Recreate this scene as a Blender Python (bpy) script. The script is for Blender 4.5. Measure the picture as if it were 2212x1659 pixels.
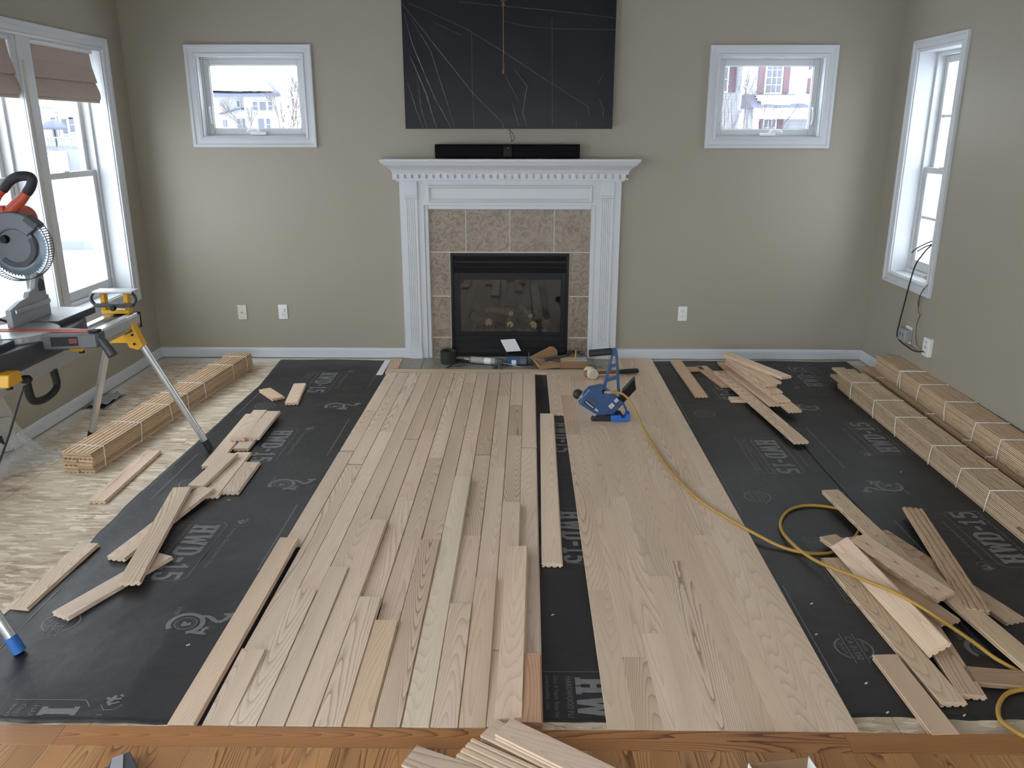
import bpy, bmesh, math, random
from mathutils import Vector, Matrix
import numpy as np
random.seed(7)
PI = math.pi
rad = math.radians
for o in list(bpy.data.objects): bpy.data.objects.remove(o, do_unlink=True)
scene = bpy.context.scene
COL = scene.collection

# ------------------------------------------------------------------ key dimensions (metres)
WY, XL, XR, CEIL = 6.238, -2.854, 2.642, 2.76     # far wall, left wall, right wall, ceiling
YB = -2.6                                          # wall behind the camera
PW, PT = 0.0826, 0.019                             # plank face width and thickness
ZB = 0.0015                                        # underside of a plank lying on the underlayment

# ------------------------------------------------------------------ camera
cam = bpy.data.cameras.new('camera'); camo = bpy.data.objects.new('camera', cam); COL.objects.link(camo)
pitch, yaw, roll = 0.2993, -0.0136, 0.0005
fwd = Vector((math.sin(yaw)*math.cos(pitch), math.cos(yaw)*math.cos(pitch), -math.sin(pitch)))
rt = Vector((math.cos(yaw), -math.sin(yaw), 0)); up = rt.cross(fwd)
rt, up = math.cos(roll)*rt + math.sin(roll)*up, -math.sin(roll)*rt + math.cos(roll)*up
mw = Matrix.Identity(4)
for i in range(3): mw[i][0], mw[i][1], mw[i][2] = rt[i], up[i], -fwd[i]
mw[2][3] = 1.72
camo.matrix_world = mw
cam.sensor_width = 36; cam.lens = 1775.7/2212*36; cam.clip_start = 0.05; cam.clip_end = 400
scene.camera = camo

# ------------------------------------------------------------------ overcast winter sky
world = bpy.data.worlds.new('overcast_sky'); scene.world = world; world.use_nodes = True
bg = world.node_tree.nodes['Background']
bg.inputs[0].default_value = (0.87, 0.935, 1.0, 1); bg.inputs[1].default_value = 3.0
scene.view_settings.view_transform = 'Standard'; scene.view_settings.look = 'None'
scene.view_settings.gamma = 1; scene.view_settings.use_curve_mapping = False
scene.view_settings.exposure = 1.42

# window rectangles: wall, a0, a1, z0, z1   (a runs along the wall)
AWN_L = (-2.340, -1.580, 1.672, 2.228)
AWN_R = (1.383, 2.137, 1.668, 2.222)
LEFT_UNITS = [(5.05, 5.905), (4.06, 4.93), (3.07, 3.94)]
LEFT_Z = (0.60, 2.232)
RIGHT_WIN = (5.36, 5.935, 0.75, 2.225)
ADDED_DOOR = (-2.3, 1.9, 0.05, 2.25)                    # added glass door beside the camera, unseen, widened for more daylight
ADDED_REAR_WIN = (-2.2, 2.2, .30, 1.70)  # added unseen rear window, kept low to light the floor and lower wall

def portal(loc, rot, sx, sy):
    l = bpy.data.lights.new('sky_portal', 'AREA'); l.shape = 'RECTANGLE'; l.size = sx; l.size_y = sy
    l.cycles.is_portal = True
    o = bpy.data.objects.new('sky_portal', l); COL.objects.link(o); o.location = loc; o.rotation_euler = rot
zc, zh = sum(LEFT_Z)/2, LEFT_Z[1]-LEFT_Z[0]
for a0, a1 in LEFT_UNITS: portal((XL-.235, (a0+a1)/2, zc), (0, -PI/2, 0), zh, a1-a0)
portal((XL-.235, (ADDED_DOOR[0]+ADDED_DOOR[1])/2, (ADDED_DOOR[2]+ADDED_DOOR[3])/2), (0, -PI/2, 0), ADDED_DOOR[3]-ADDED_DOOR[2], ADDED_DOOR[1]-ADDED_DOOR[0])
for w in (RIGHT_WIN,):
    portal((XR+.235, (w[0]+w[1])/2, (w[2]+w[3])/2), (0, PI/2, 0), w[3]-w[2], w[1]-w[0])
for w in (AWN_L, AWN_R):
    portal(((w[0]+w[1])/2, WY+.16, (w[2]+w[3])/2), (-PI/2, 0, 0), w[1]-w[0], w[3]-w[2])
portal(((ADDED_REAR_WIN[0]+ADDED_REAR_WIN[1])/2, YB-.15, (ADDED_REAR_WIN[2]+ADDED_REAR_WIN[3])/2), (PI/2, 0, 0), ADDED_REAR_WIN[1]-ADDED_REAR_WIN[0], ADDED_REAR_WIN[3]-ADDED_REAR_WIN[2])

# ================================================================== materials
MATS = {}
def new_mat(name):
    m = bpy.data.materials.new(name); m.use_nodes = True; MATS[name] = m
    nt = m.node_tree; return m, nt, nt.nodes['Principled BSDF']
def N(nt, t, **kw):
    n = nt.nodes.new(t)
    for k, v in kw.items():
        if k in ('operation', 'blend_type', 'data_type', 'noise_dimensions', 'feature', 'distance', 'wave_type', 'interpolation_type'): setattr(n, k, v)
    return n
def L(nt, a, b): nt.links.new(a, b)
def math_n(nt, op, a, b=None, c=None):
    n = N(nt, 'ShaderNodeMath', operation=op)
    for i, v in enumerate((a, b, c)):
        if v is None: continue
        if isinstance(v, (int, float)): n.inputs[i].default_value = v
        else: L(nt, v, n.inputs[i])
    return n.outputs[0]
def mix_c(nt, f, a, b, mode='MIX'):
    n = N(nt, 'ShaderNodeMix', data_type='RGBA', blend_type=mode)
    for i, v in ((0, f), (6, a), (7, b)):
        if isinstance(v, (int, float)): n.inputs[i].default_value = v
        elif isinstance(v, tuple): n.inputs[i].default_value = (*v, 1)
        else: L(nt, v, n.inputs[i])
    return n.outputs[2]
def noise(nt, vec, scale, detail=2, rough=.5, dist=0):
    n = N(nt, 'ShaderNodeTexNoise'); n.inputs['Scale'].default_value = scale; n.inputs['Detail'].default_value = detail
    n.inputs['Roughness'].default_value = rough; n.inputs['Distortion'].default_value = dist
    if vec is not None: L(nt, vec, n.inputs['Vector'])
    return n.outputs[0]
def scaled(nt, vec, s, off=None):
    n = N(nt, 'ShaderNodeVectorMath', operation='MULTIPLY'); L(nt, vec, n.inputs[0]); n.inputs[1].default_value = s
    if off is None: return n.outputs[0]
    a = N(nt, 'ShaderNodeVectorMath', operation='ADD'); L(nt, n.outputs[0], a.inputs[0]); L(nt, off, a.inputs[1]); return a.outputs[0]
def ramp(nt, f, stops):
    n = N(nt, 'ShaderNodeValToRGB'); L(nt, f, n.inputs[0]); e = n.color_ramp.elements
    while len(e) < len(stops): e.new(0.5)
    for el, (p, c) in zip(e, stops): el.position = p; el.color = (*c, 1) if len(c) == 3 else c
    return n.outputs[0]
def bump(nt, bsdf, h, strength, dist=.001):
    b = N(nt, 'ShaderNodeBump'); b.inputs['Strength'].default_value = strength; b.inputs['Distance'].default_value = dist
    L(nt, h, b.inputs['Height']); L(nt, b.outputs[0], bsdf.inputs['Normal'])

def plain(name, col, rough=.5, metal=0, spec=.5, var=.06, vscale=30, bmp=0, bscale=200, coat=0):
    m, nt, b = new_mat(name)
    tc = N(nt, 'ShaderNodeTexCoord').outputs['Object']
    v = noise(nt, tc, vscale, 3)
    c = mix_c(nt, v, tuple(x*(1-var) for x in col), tuple(min(1, x*(1+var)) for x in col))
    L(nt, c, b.inputs['Base Color'])
    b.inputs['Roughness'].default_value = rough; b.inputs['Metallic'].default_value = metal
    b.inputs['Specular IOR Level'].default_value = spec; b.inputs['Coat Weight'].default_value = coat
    if bmp: bump(nt, b, noise(nt, tc, bscale, 3), bmp)
    return m

def oak(name, stops, ring_dark, ring_k=52, ring_amt=.45, pore_amt=.5, rough=.55, spec=.3, coat=0):
    """planed oak: contour-line cathedral grain, pores, board-to-board tone from the object's random value and object colour"""
    m, nt, b = new_mat(name)
    tc = N(nt, 'ShaderNodeTexCoord').outputs['Object']; oi = N(nt, 'ShaderNodeObjectInfo')
    off = N(nt, 'ShaderNodeCombineXYZ')
    for i, k in enumerate((17.3, 61.7, 9.1)): L(nt, math_n(nt, 'MULTIPLY', oi.outputs['Random'], k), off.inputs[i])
    o = off.outputs[0]
    n1 = noise(nt, scaled(nt, tc, (6.4, .42, 6.4), o), 1.0, .8, .4)
    wob = noise(nt, scaled(nt, tc, (60, 9, 60), o), 1.0, 2, .5)
    ph = math_n(nt, 'ADD', math_n(nt, 'MULTIPLY', n1, ring_k), math_n(nt, 'MULTIPLY', wob, .5))
    rings = math_n(nt, 'POWER', math_n(nt, 'FRACT', ph), 3.5)
    fig = math_n(nt, 'FRACT', math_n(nt, 'MULTIPLY', oi.outputs['Random'], 7.31))          # some boards are plain, some strongly figured
    fig = math_n(nt, 'ADD', math_n(nt, 'MULTIPLY', math_n(nt, 'POWER', fig, 1.3), .95), .36)
    amt = math_n(nt, 'MULTIPLY', math_n(nt, 'MULTIPLY', rings, fig), math_n(nt, 'MULTIPLY', noise(nt, scaled(nt, tc, (5, .8, 5), o), 1.0, 1), ring_amt*2))
    pore = noise(nt, scaled(nt, tc, (420, 9, 420), o), 1.0, 2, .6)
    pore = math_n(nt, 'MULTIPLY', math_n(nt, 'SUBTRACT', pore, .46), pore_amt)
    base = ramp(nt, oi.outputs['Random'], stops)
    broad = noise(nt, scaled(nt, tc, (14, .9, 14), o), 1.0, 2)
    base = mix_c(nt, math_n(nt, 'MULTIPLY', math_n(nt, 'MAXIMUM', math_n(nt, 'SUBTRACT', broad, .4), 0), .55), base, ring_dark)
    col = mix_c(nt, amt, base, ring_dark)
    col = mix_c(nt, pore, col, ring_dark)
    col = mix_c(nt, 1.0, col, oi.outputs['Color'], 'MULTIPLY')
    L(nt, col, b.inputs['Base Color'])
    b.inputs['Roughness'].default_value = rough; b.inputs['Specular IOR Level'].default_value = spec
    b.inputs['Coat Weight'].default_value = coat; b.inputs['Coat Roughness'].default_value = .25
    bump(nt, b, math_n(nt, 'SUBTRACT', 1.0, math_n(nt, 'ADD', amt, math_n(nt, 'MULTIPLY', pore, .5))), .12, .0006)
    return m

OAK = oak('raw_oak', [(0, (.725, .57, .44)), (.2, (.77, .62, .49)), (.4, (.70, .545, .415)), (.6, (.78, .635, .505)), (.8, (.69, .545, .42)), (1, (.745, .595, .465))], (.33, .215, .14), 54, .66, .6)
OAK_INST = oak('installed_oak', [(0, (.69, .535, .395)), (.25, (.745, .59, .45)), (.5, (.66, .50, .365)), (.75, (.73, .57, .425)), (1, (.70, .545, .405))], (.33, .21, .13), 50, .70, .55)
OAK_BUNDLE = oak('bundled_oak', [(0, (.70, .54, .39)), (.3, (.745, .585, .43)), (.6, (.67, .51, .365)), (1, (.72, .56, .41))], (.27, .155, .085), 30, .4)
OAK_FIN = oak('finished_oak', [(0, (.42, .205, .075)), (.35, (.47, .245, .095)), (.7, (.36, .165, .058)), (1, (.44, .22, .085))], (.13, .05, .016), 62, 1.15, .7, .3, .4, .25)

def paint(name, col, rough, bmp=.05):
    m, nt, b = new_mat(name)
    tc = N(nt, 'ShaderNodeTexCoord').outputs['Object']
    v = noise(nt, tc, 1.3, 2)
    L(nt, mix_c(nt, v, tuple(x*.97 for x in col), tuple(x*1.03 for x in col)), b.inputs['Base Color'])
    b.inputs['Roughness'].default_value = rough; b.inputs['Specular IOR Level'].default_value = .35
    bump(nt, b, noise(nt, tc, 350, 3), bmp, .0006)
    return m
WALL = paint('greige_wall_paint', (.35, .318, .258), .5)
CEILM = paint('ceiling_white', (.62, .61, .585), .9, .3)
TRIM = paint('white_trim_paint', (.60, .622, .65), .35, .01)
VINYL = plain('white_vinyl', (.62, .635, .65), .4, var=.02)
SASHM = plain('grey_white_sash', (.58, .595, .60), .4, var=.02)

def glass_mat(name, ior=1.45, tint=(1, 1, 1), scale=1.0):
    m, nt, b = new_mat(name); nt.nodes.remove(b)
    out = nt.nodes['Material Output']
    t = N(nt, 'ShaderNodeBsdfTransparent'); t.inputs[0].default_value = (*tint, 1)
    g = N(nt, 'ShaderNodeBsdfGlossy'); g.inputs['Roughness'].default_value = .02
    f = N(nt, 'ShaderNodeLayerWeight')                 # same on both faces of the pane
    r0 = ((ior-1)/(ior+1))**2
    mx = N(nt, 'ShaderNodeMixShader')
    L(nt, math_n(nt, 'ADD', math_n(nt, 'MULTIPLY', math_n(nt, 'POWER', f.outputs['Facing'], 4.5), scale*(1-r0)*.8), r0*scale), mx.inputs[0]); L(nt, t.outputs[0], mx.inputs[1]); L(nt, g.outputs[0], mx.inputs[2])
    L(nt, mx.outputs[0], out.inputs[0]); return m
GLASS = glass_mat('window_glass', 1.45, (.97, .98, .98))
FGLASS = glass_mat('fireplace_glass', 1.72, (.80, .79, .77), 1.0)
CLEARP = glass_mat('clear_plastic', 1.3, (.80, .84, .86))

def film_mat():
    m, nt, b = new_mat('translucent_film'); nt.nodes.remove(b); out = nt.nodes['Material Output']
    tc = N(nt, 'ShaderNodeTexCoord').outputs['Object']
    t = N(nt, 'ShaderNodeBsdfTransparent'); d = N(nt, 'ShaderNodeBsdfDiffuse'); d.inputs[0].default_value = (.75, .76, .74, 1)
    g = N(nt, 'ShaderNodeBsdfGlossy'); g.inputs['Roughness'].default_value = .2
    m1 = N(nt, 'ShaderNodeMixShader'); m2 = N(nt, 'ShaderNodeMixShader'); m2.inputs[0].default_value = .05
    L(nt, math_n(nt, 'ADD', math_n(nt, 'MULTIPLY', noise(nt, tc, 12, 3), .3), .16), m1.inputs[0])
    L(nt, t.outputs[0], m1.inputs[1]); L(nt, d.outputs[0], m1.inputs[2])
    L(nt, m1.outputs[0], m2.inputs[1]); L(nt, g.outputs[0], m2.inputs[2]); L(nt, m2.outputs[0], out.inputs[0])
    return m
FILM = film_mat()

def osb_mat():
    m, nt, b = new_mat('osb_strand_board')
    tc = N(nt, 'ShaderNodeTexCoord').outputs['Object']
    cols = None
    nzv = N(nt, 'ShaderNodeTexNoise'); nzv.inputs['Scale'].default_value = 38; nzv.inputs['Detail'].default_value = 3; L(nt, tc, nzv.inputs['Vector'])
    wv = N(nt, 'ShaderNodeVectorMath', operation='MULTIPLY_ADD'); L(nt, nzv.outputs[1], wv.inputs[0]); wv.inputs[1].default_value = (.016, .016, 0); L(nt, tc, wv.inputs[2])
    for i, (ang, sx, sy) in enumerate(((.35, 11, 52), (-.75, 10, 46), (1.5, 13, 60), (2.6, 10, 44), (.95, 14, 56), (-1.2, 12, 64), (2.0, 11, 50))):
        mp = N(nt, 'ShaderNodeMapping'); mp.inputs['Rotation'].default_value = (0, 0, ang); mp.inputs['Scale'].default_value = (sx, sy, 1)
        mp.inputs['Location'].default_value = (i*3.1, i*1.7, 0); L(nt, wv.outputs[0], mp.inputs['Vector'])
        v = N(nt, 'ShaderNodeTexVoronoi'); v.inputs['Scale'].default_value = 1; L(nt, mp.outputs[0], v.inputs['Vector'])
        sep = N(nt, 'ShaderNodeSeparateColor'); L(nt, v.outputs['Color'], sep.inputs[0])
        c = ramp(nt, sep.outputs[0], [(0, (.32, .235, .155)), (.3, (.60, .49, .36)), (.5, (.43, .335, .235)), (.75, (.80, .71, .57)), (1, (.38, .285, .20))])
        if cols is None: cols = c
        else:
            msk = math_n(nt, 'GREATER_THAN', sep.outputs[1], .64)
            cols = mix_c(nt, msk, cols, c)
    big = noise(nt, tc, 1.5, 4, .6)
    dust = ramp(nt, big, [(.43, (0, 0, 0)), (.60, (1, 1, 1))])
    cols = mix_c(nt, math_n(nt, 'MULTIPLY', dust, .50), cols, (.66, .59, .47))
    # white primer overspray along the wall foot
    sp = N(nt, 'ShaderNodeSeparateXYZ'); L(nt, tc, sp.inputs[0])
    wob = math_n(nt, 'MULTIPLY', noise(nt, tc, 6, 3), .22)
    near = math_n(nt, 'MAXIMUM', math_n(nt, 'SUBTRACT', -2.60, math_n(nt, 'ADD', sp.outputs[0], wob)), math_n(nt, 'SUBTRACT', math_n(nt, 'SUBTRACT', sp.outputs[1], wob), 1.96))
    spray = math_n(nt, 'MULTIPLY', math_n(nt, 'MINIMUM', math_n(nt, 'MAXIMUM', math_n(nt, 'MULTIPLY', near, 9), 0), 1), .75)
    cols = mix_c(nt, spray, cols, (.72, .71, .68))
    L(nt, cols, b.inputs['Base Color']); b.inputs['Roughness'].default_value = .8; b.inputs['Specular IOR Level'].default_value = .2
    bump(nt, b, cols, .3, .0008); return m
OSB = osb_mat()

def felt_mat():
    m, nt, b = new_mat('black_asphalt_felt')
    tc = N(nt, 'ShaderNodeTexCoord').outputs['Object']
    v = noise(nt, tc, 5, 4, .6)
    L(nt, mix_c(nt, v, (.013, .013, .015), (.024, .023, .026)), b.inputs['Base Color'])
    L(nt, math_n(nt, 'ADD', math_n(nt, 'MULTIPLY', noise(nt, tc, 3, 3), .2), .36), b.inputs['Roughness'])
    b.inputs['Specular IOR Level'].default_value = .42
    h = math_n(nt, 'ADD', noise(nt, tc, 14, 3), math_n(nt, 'MULTIPLY', noise(nt, tc, 260, 2), .08))
    bump(nt, b, h, .45, .007); return m
FELT = felt_mat()
PRINT = plain('grey_print_ink', (.17, .17, .175), .55, spec=.3, var=.25, vscale=60)

def tile_mat(name, a, b_, c_, sc):
    m, nt, b = new_mat(name)
    tc = N(nt, 'ShaderNodeTexCoord').outputs['Object']; oi = N(nt, 'ShaderNodeObjectInfo')
    of = N(nt, 'ShaderNodeCombineXYZ')
    for i, k in enumerate((31, 17, 53)): L(nt, math_n(nt, 'MULTIPLY', oi.outputs['Random'], k), of.inputs[i])
    v = scaled(nt, tc, (1, 1, 1), of.outputs[0])
    n1 = noise(nt, v, sc, 6, .7, 2.2); n2 = noise(nt, v, sc*.35, 3, .6, 1)
    c = ramp(nt, n1, [(.25, b_), (.45, a), (.56, c_), (.75, a)])
    c = mix_c(nt, math_n(nt, 'MULTIPLY', n2, .7), c, tuple(x*.62 for x in a))
    L(nt, c, b.inputs['Base Color']); b.inputs['Roughness'].default_value = .35; b.inputs['Specular IOR Level'].default_value = .4
    bump(nt, b, n1, .08, .002); return m
TILE = tile_mat('brown_stone_tile', (.255, .20, .15), (.11, .08, .058), (.40, .335, .265), 15)
HTILE = tile_mat('grey_hearth_tile', (.25, .225, .185), (.15, .13, .105), (.33, .30, .26), 14)
GROUT = plain('beige_grout', (.62, .56, .47), .8)
BLACK = plain('satin_black_metal', (.006, .006, .007), .4, spec=.25)
BLACKM = plain('matte_black', (.015, .015, .016), .7)
RUBBER = plain('black_rubber', (.02, .02, .022), .6, bmp=.1)
DARKG = plain('dark_grey_plastic', (.045, .05, .06), .45)
MIDG = plain('mid_grey_casting', (.13, .14, .155), .4, .3)
LIGHTG = plain('light_grey_alloy', (.36, .38, .40), .4, .4)
ALU = plain('brushed_aluminium', (.62, .64, .66), .32, .85, bmp=.03, bscale=600)
CHROME = plain('bright_steel', (.7, .71, .72), .18, 1)
STEELB = plain('saw_blade_steel', (.20, .215, .235), .35, .5)
YELLOW = plain('yellow_enamel', (.75, .40, .02), .4)
ORANGE = plain('orange_red_plastic', (.50, .075, .035), .4)
REDL = plain('red_scale', (.45, .10, .07), .5)
BLUE = plain('blue_enamel', (.022, .075, .205), .33, coat=.3)
BLUEL = plain('bright_blue_plastic', (.02, .14, .50), .4)
BLUETAPE = plain('blue_tape', (.02, .13, .42), .6)
WHITEP = plain('white_plastic', (.78, .78, .77), .4)
ALMOND = plain('almond_plastic', (.66, .64, .55), .4)
GREYP = plain('grey_plastic', (.30, .31, .33), .5)
INKB = plain('black_ink', (.02, .02, .02), .6)
WHITEI = plain('white_ink', (.75, .76, .78), .5)
TWINE = plain('white_poly_twine', (.80, .79, .76), .6)
HOSE = plain('yellow_air_hose', (.42, .245, .045), .4)
BRASS = plain('brass', (.55, .36, .12), .3, .9)
BRONZE = plain('aged_bronze', (.16, .095, .05), .35, .8)
CARD = plain('brown_cardboard', (.30, .17, .09), .8, bmp=.1)
CARDIN = plain('cardboard_lining', (.24, .14, .075), .85)
PAPER = plain('printed_paper', (.50, .50, .50), .7, var=.4, vscale=90)
SHADE = plain('taupe_shade_fabric', (.46, .375, .325), .85, bmp=.25, bscale=900)
SHADEL = plain('pale_shade_lining', (.50, .43, .38), .85)
CORDM = plain('ivory_cord', (.62, .55, .43), .7)
LEATHER = plain('rawhide', (.66, .60, .47), .8, var=.15, vscale=60)
HICK = plain('brown_hickory', (.22, .085, .035), .45)
LOG = plain('ceramic_log', (.11, .085, .05), .9, var=.5, vscale=25, bmp=.5, bscale=40)
LOGE = plain('log_cut_end', (.60, .50, .24), .8, var=.25, vscale=60)
CAULK = plain('caulk_tube_label', (.34, .34, .30), .5, var=.5, vscale=70)
COPPER = plain('copper_wire', (.50, .22, .12), .35, .7)
TVGREY = plain('silver_bezel', (.42, .43, .45), .35, .6)
def wrap_mat():
    m, nt, b = new_mat('black_plastic_wrap')
    tc = N(nt, 'ShaderNodeTexCoord').outputs['Object']
    L(nt, mix_c(nt, noise(nt, tc, 4, 3), (.0045, .0052, .0085), (.008, .009, .014)), b.inputs['Base Color'])
    b.inputs['Roughness'].default_value = .36; b.inputs['Specular IOR Level'].default_value = .24
    bump(nt, b, noise(nt, scaled(nt, tc, (30, 1, 9)), 1.0, 3, .6, 1.5), .10, .004); return m
WRAP = wrap_mat()
CREASE = plain('creased_plastic_glint', (.15, .155, .17), .25, spec=1.0)  # black plastic given a grey base that paints in window glints along folds
CLOTH_SB = plain('black_grille_cloth', (.006, .006, .007), .85, spec=.1)
SNOW = plain('snow', (.82, .84, .88), .8, spec=.2, var=.05, vscale=.4)
SIDING = plain('pale_siding', (.30, .31, .34), .7, var=.03)
SIDINGW = plain('white_siding', (.47, .48, .49), .7, var=.03)
EXTRIM = plain('white_house_trim', (.42, .42, .425), .6, var=.02)
EXGLASS = plain('house_window_glass', (.075, .085, .115), .3)
SHUT = plain('maroon_shutter', (.095, .052, .068), .6)
ROOFM = plain('grey_shingle', (.085, .095, .135), .8)
BARK = plain('grey_bark', (.09, .075, .078), .9)
EVERG = plain('evergreen_needles', (.05, .065, .055), .9)
ASPH = plain('wet_asphalt', (.13, .145, .175), .6)
PORCH = plain('porch_grey', (.16, .17, .20), .8)

# ================================================================== mesh helpers
def obj_from(name, verts, faces, mat, parent=None, smooth=False):
    me = bpy.data.meshes.new(name); me.from_pydata([tuple(v) for v in verts], [], faces); me.update()
    o = bpy.data.objects.new(name, me); COL.objects.link(o)
    if mat: me.materials.append(mat)
    if smooth: me.polygons.foreach_set('use_smooth', [True]*len(me.polygons))
    if parent: o.parent = parent
    return o
def part(name, bm, mat, parent=None, smooth=False, bevel=0, seg=2, label=None, world=False):
    """finish a bmesh as one object; world=True: the coordinates are world ones, shifted to the parent's base"""
    bmesh.ops.recalc_face_normals(bm, faces=bm.faces)
    if world and parent is not None:
        p = parent.location
        bmesh.ops.translate(bm, verts=bm.verts, vec=(-p[0], -p[1], -p[2]))
    me = bpy.data.meshes.new(name); bm.to_mesh(me); bm.free()
    o = bpy.data.objects.new(name, me); COL.objects.link(o)
    me.materials.append(mat)
    if smooth:
        me.polygons.foreach_set('use_smooth', [True]*len(me.polygons))
    if parent: o.parent = parent
    if bevel:
        md = o.modifiers.new('edge', 'BEVEL'); md.width = bevel; md.segments = seg; md.limit_method = 'ANGLE'; md.angle_limit = rad(40)
    if label: o['label'] = label
    return o
def tag(o, label, cat, group=None, kind=None):
    o['label'] = label; o['category'] = cat
    if group: o['group'] = group
    if kind: o['kind'] = kind
    return o
def thing(name, label, cat, loc=(0, 0, 0), rz=0, group=None, kind=None):
    o = bpy.data.objects.new(name, None); COL.objects.link(o); o.empty_display_size = .05
    o.location = loc; o.rotation_euler = (0, 0, rz)
    return tag(o, label, cat, group, kind)
def BM(): return bmesh.new()
def bx(bm, x0, x1, y0, y1, z0, z1):
    xs, ys, zs = sorted((x0, x1)), sorted((y0, y1)), sorted((z0, z1))
    v = [bm.verts.new((x, y, z)) for z in zs for y in ys for x in xs]
    for f in ((0, 2, 3, 1), (4, 5, 7, 6), (0, 1, 5, 4), (2, 6, 7, 3), (0, 4, 6, 2), (1, 3, 7, 5)): bm.faces.new([v[i] for i in f])
    return v
def prism(bm, pts, axis, a, b):
    """polygon pts (2-D) extruded from a to b along axis (x: pts are y,z; y: x,z; z: x,y)"""
    def P(p, t): return {'x': (t, p[0], p[1]), 'y': (p[0], t, p[1]), 'z': (p[0], p[1], t)}[axis]
    lo = [bm.verts.new(P(p, a)) for p in pts]; hi = [bm.verts.new(P(p, b)) for p in pts]
    n = len(pts)
    bm.faces.new(lo); bm.faces.new(hi[::-1])
    for i in range(n): bm.faces.new((lo[i], hi[i], hi[(i+1) % n], lo[(i+1) % n]))
    return lo + hi
def cyl(bm, p0, p1, r0, r1=None, seg=16, caps=True):
    r1 = r0 if r1 is None else r1
    p0, p1 = Vector(p0), Vector(p1); d = (p1-p0).normalized()
    a = d.orthogonal().normalized(); b = d.cross(a)
    A = [bm.verts.new(p0 + r0*(math.cos(t)*a + math.sin(t)*b)) for t in [2*PI*i/seg for i in range(seg)]]
    B_ = [bm.verts.new(p1 + r1*(math.cos(t)*a + math.sin(t)*b)) for t in [2*PI*i/seg for i in range(seg)]]
    for i in range(seg): bm.faces.new((A[i], A[(i+1) % seg], B_[(i+1) % seg], B_[i]))
    if caps:
        bm.faces.new(A[::-1]); bm.faces.new(B_)
def spline(pts, n=8):
    P = [Vector(p) for p in pts]; P = [2*P[0]-P[1]] + P + [2*P[-1]-P[-2]]; out = []
    for i in range(1, len(P)-2):
        for j in range(n):
            t = j/n; a, b, c, d = P[i-1], P[i], P[i+1], P[i+2]
            out.append(.5*((2*b) + (c-a)*t + (2*a-5*b+4*c-d)*t*t + (3*b-a-3*c+d)*t**3))
    out.append(P[-2]); return out
def tube(bm, pts, r, seg=8, n=8, smooth_path=True):
    P = spline(pts, n) if smooth_path else [Vector(p) for p in pts]
    rings = []; prev = None
    for i, p in enumerate(P):
        d = (P[min(i+1, len(P)-1)] - P[max(i-1, 0)]).normalized()
        if prev is None: a = d.orthogonal().normalized()
        else: a = (prev - d*prev.dot(d)).normalized()
        prev = a; b = d.cross(a)
        rr = r(i/(len(P)-1)) if callable(r) else r
        rings.append([bm.verts.new(p + rr*(math.cos(2*PI*k/seg)*a + math.sin(2*PI*k/seg)*b)) for k in range(seg)])
    for A, B_ in zip(rings, rings[1:]):
        for k in range(seg): bm.faces.new((A[k], A[(k+1) % seg], B_[(k+1) % seg], B_[k]))
    bm.faces.new(rings[0][::-1]); bm.faces.new(rings[-1])
def lathe(bm, prof, seg=24, centre=(0, 0, 0), axis='z'):
    rings = []
    for r, h in prof:
        R_ = []
        for k in range(seg):
            t = 2*PI*k/seg; x, y = r*math.cos(t), r*math.sin(t)
            p = {'z': (x, y, h), 'y': (x, h, y), 'x': (h, x, y)}[axis]
            R_.append(bm.verts.new((p[0]+centre[0], p[1]+centre[1], p[2]+centre[2])))
        rings.append(R_)
    for A, B_ in zip(rings, rings[1:]):
        for k in range(seg): bm.faces.new((A[k], A[(k+1) % seg], B_[(k+1) % seg], B_[k]))
    bm.faces.new(rings[0][::-1]); bm.faces.new(rings[-1])
def obox(bm, c, ax, ay, az, hx, hy, hz):
    """oriented box: centre, three unit axes, half sizes"""
    c, ax, ay, az = Vector(c), Vector(ax), Vector(ay), Vector(az)
    v = [bm.verts.new(c + ax*hx*sx + ay*hy*sy + az*hz*sz) for sz in (-1, 1) for sy in (-1, 1) for sx in (-1, 1)]
    for f in ((0, 2, 3, 1), (4, 5, 7, 6), (0, 1, 5, 4), (2, 6, 7, 3), (0, 4, 6, 2), (1, 3, 7, 5)): bm.faces.new([v[i] for i in f])
def bar(bm, p0, p1, w, h, upv=(0, 0, 1)):
    p0, p1 = Vector(p0), Vector(p1); d = p1-p0; Ln = d.length; d.normalize()
    s = d.cross(Vector(upv)).normalized(); u = s.cross(d)
    obox(bm, (p0+p1)/2, d, s, u, Ln/2, w/2, h/2)
def text_mesh(body, size, bold=0.0, align='CENTER', spacing=1.0):
    """flat lettering as vertices and faces in its own plane (x right, y up), centred"""
    cu = bpy.data.curves.new('lettering', 'FONT'); cu.body = body; cu.size = size; cu.offset = bold
    cu.align_x = align; cu.align_y = 'CENTER'; cu.space_character = spacing; cu.resolution_u = 3
    o = bpy.data.objects.new('lettering', cu); COL.objects.link(o)
    dg = bpy.context.evaluated_depsgraph_get(); dg.update()
    me = o.evaluated_get(dg).to_mesh()
    V = [(v.co.x, v.co.y) for v in me.vertices]; F = [tuple(p.vertices) for p in me.polygons]
    o.evaluated_get(dg).to_mesh_clear(); bpy.data.objects.remove(o); bpy.data.curves.remove(cu)
    return V, F
def text_obj(name, body, size, org, xdir, ydir, mat, parent, bold=0.0, align='CENTER', world=True):
    V, F = text_mesh(body, size, bold, align)
    org, xd, yd = Vector(org), Vector(xdir), Vector(ydir)
    p = parent.location if (parent and world) else Vector((0, 0, 0))
    return obj_from(name, [org + xd*x + yd*y - p for x, y in V], F, mat, parent)

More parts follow.
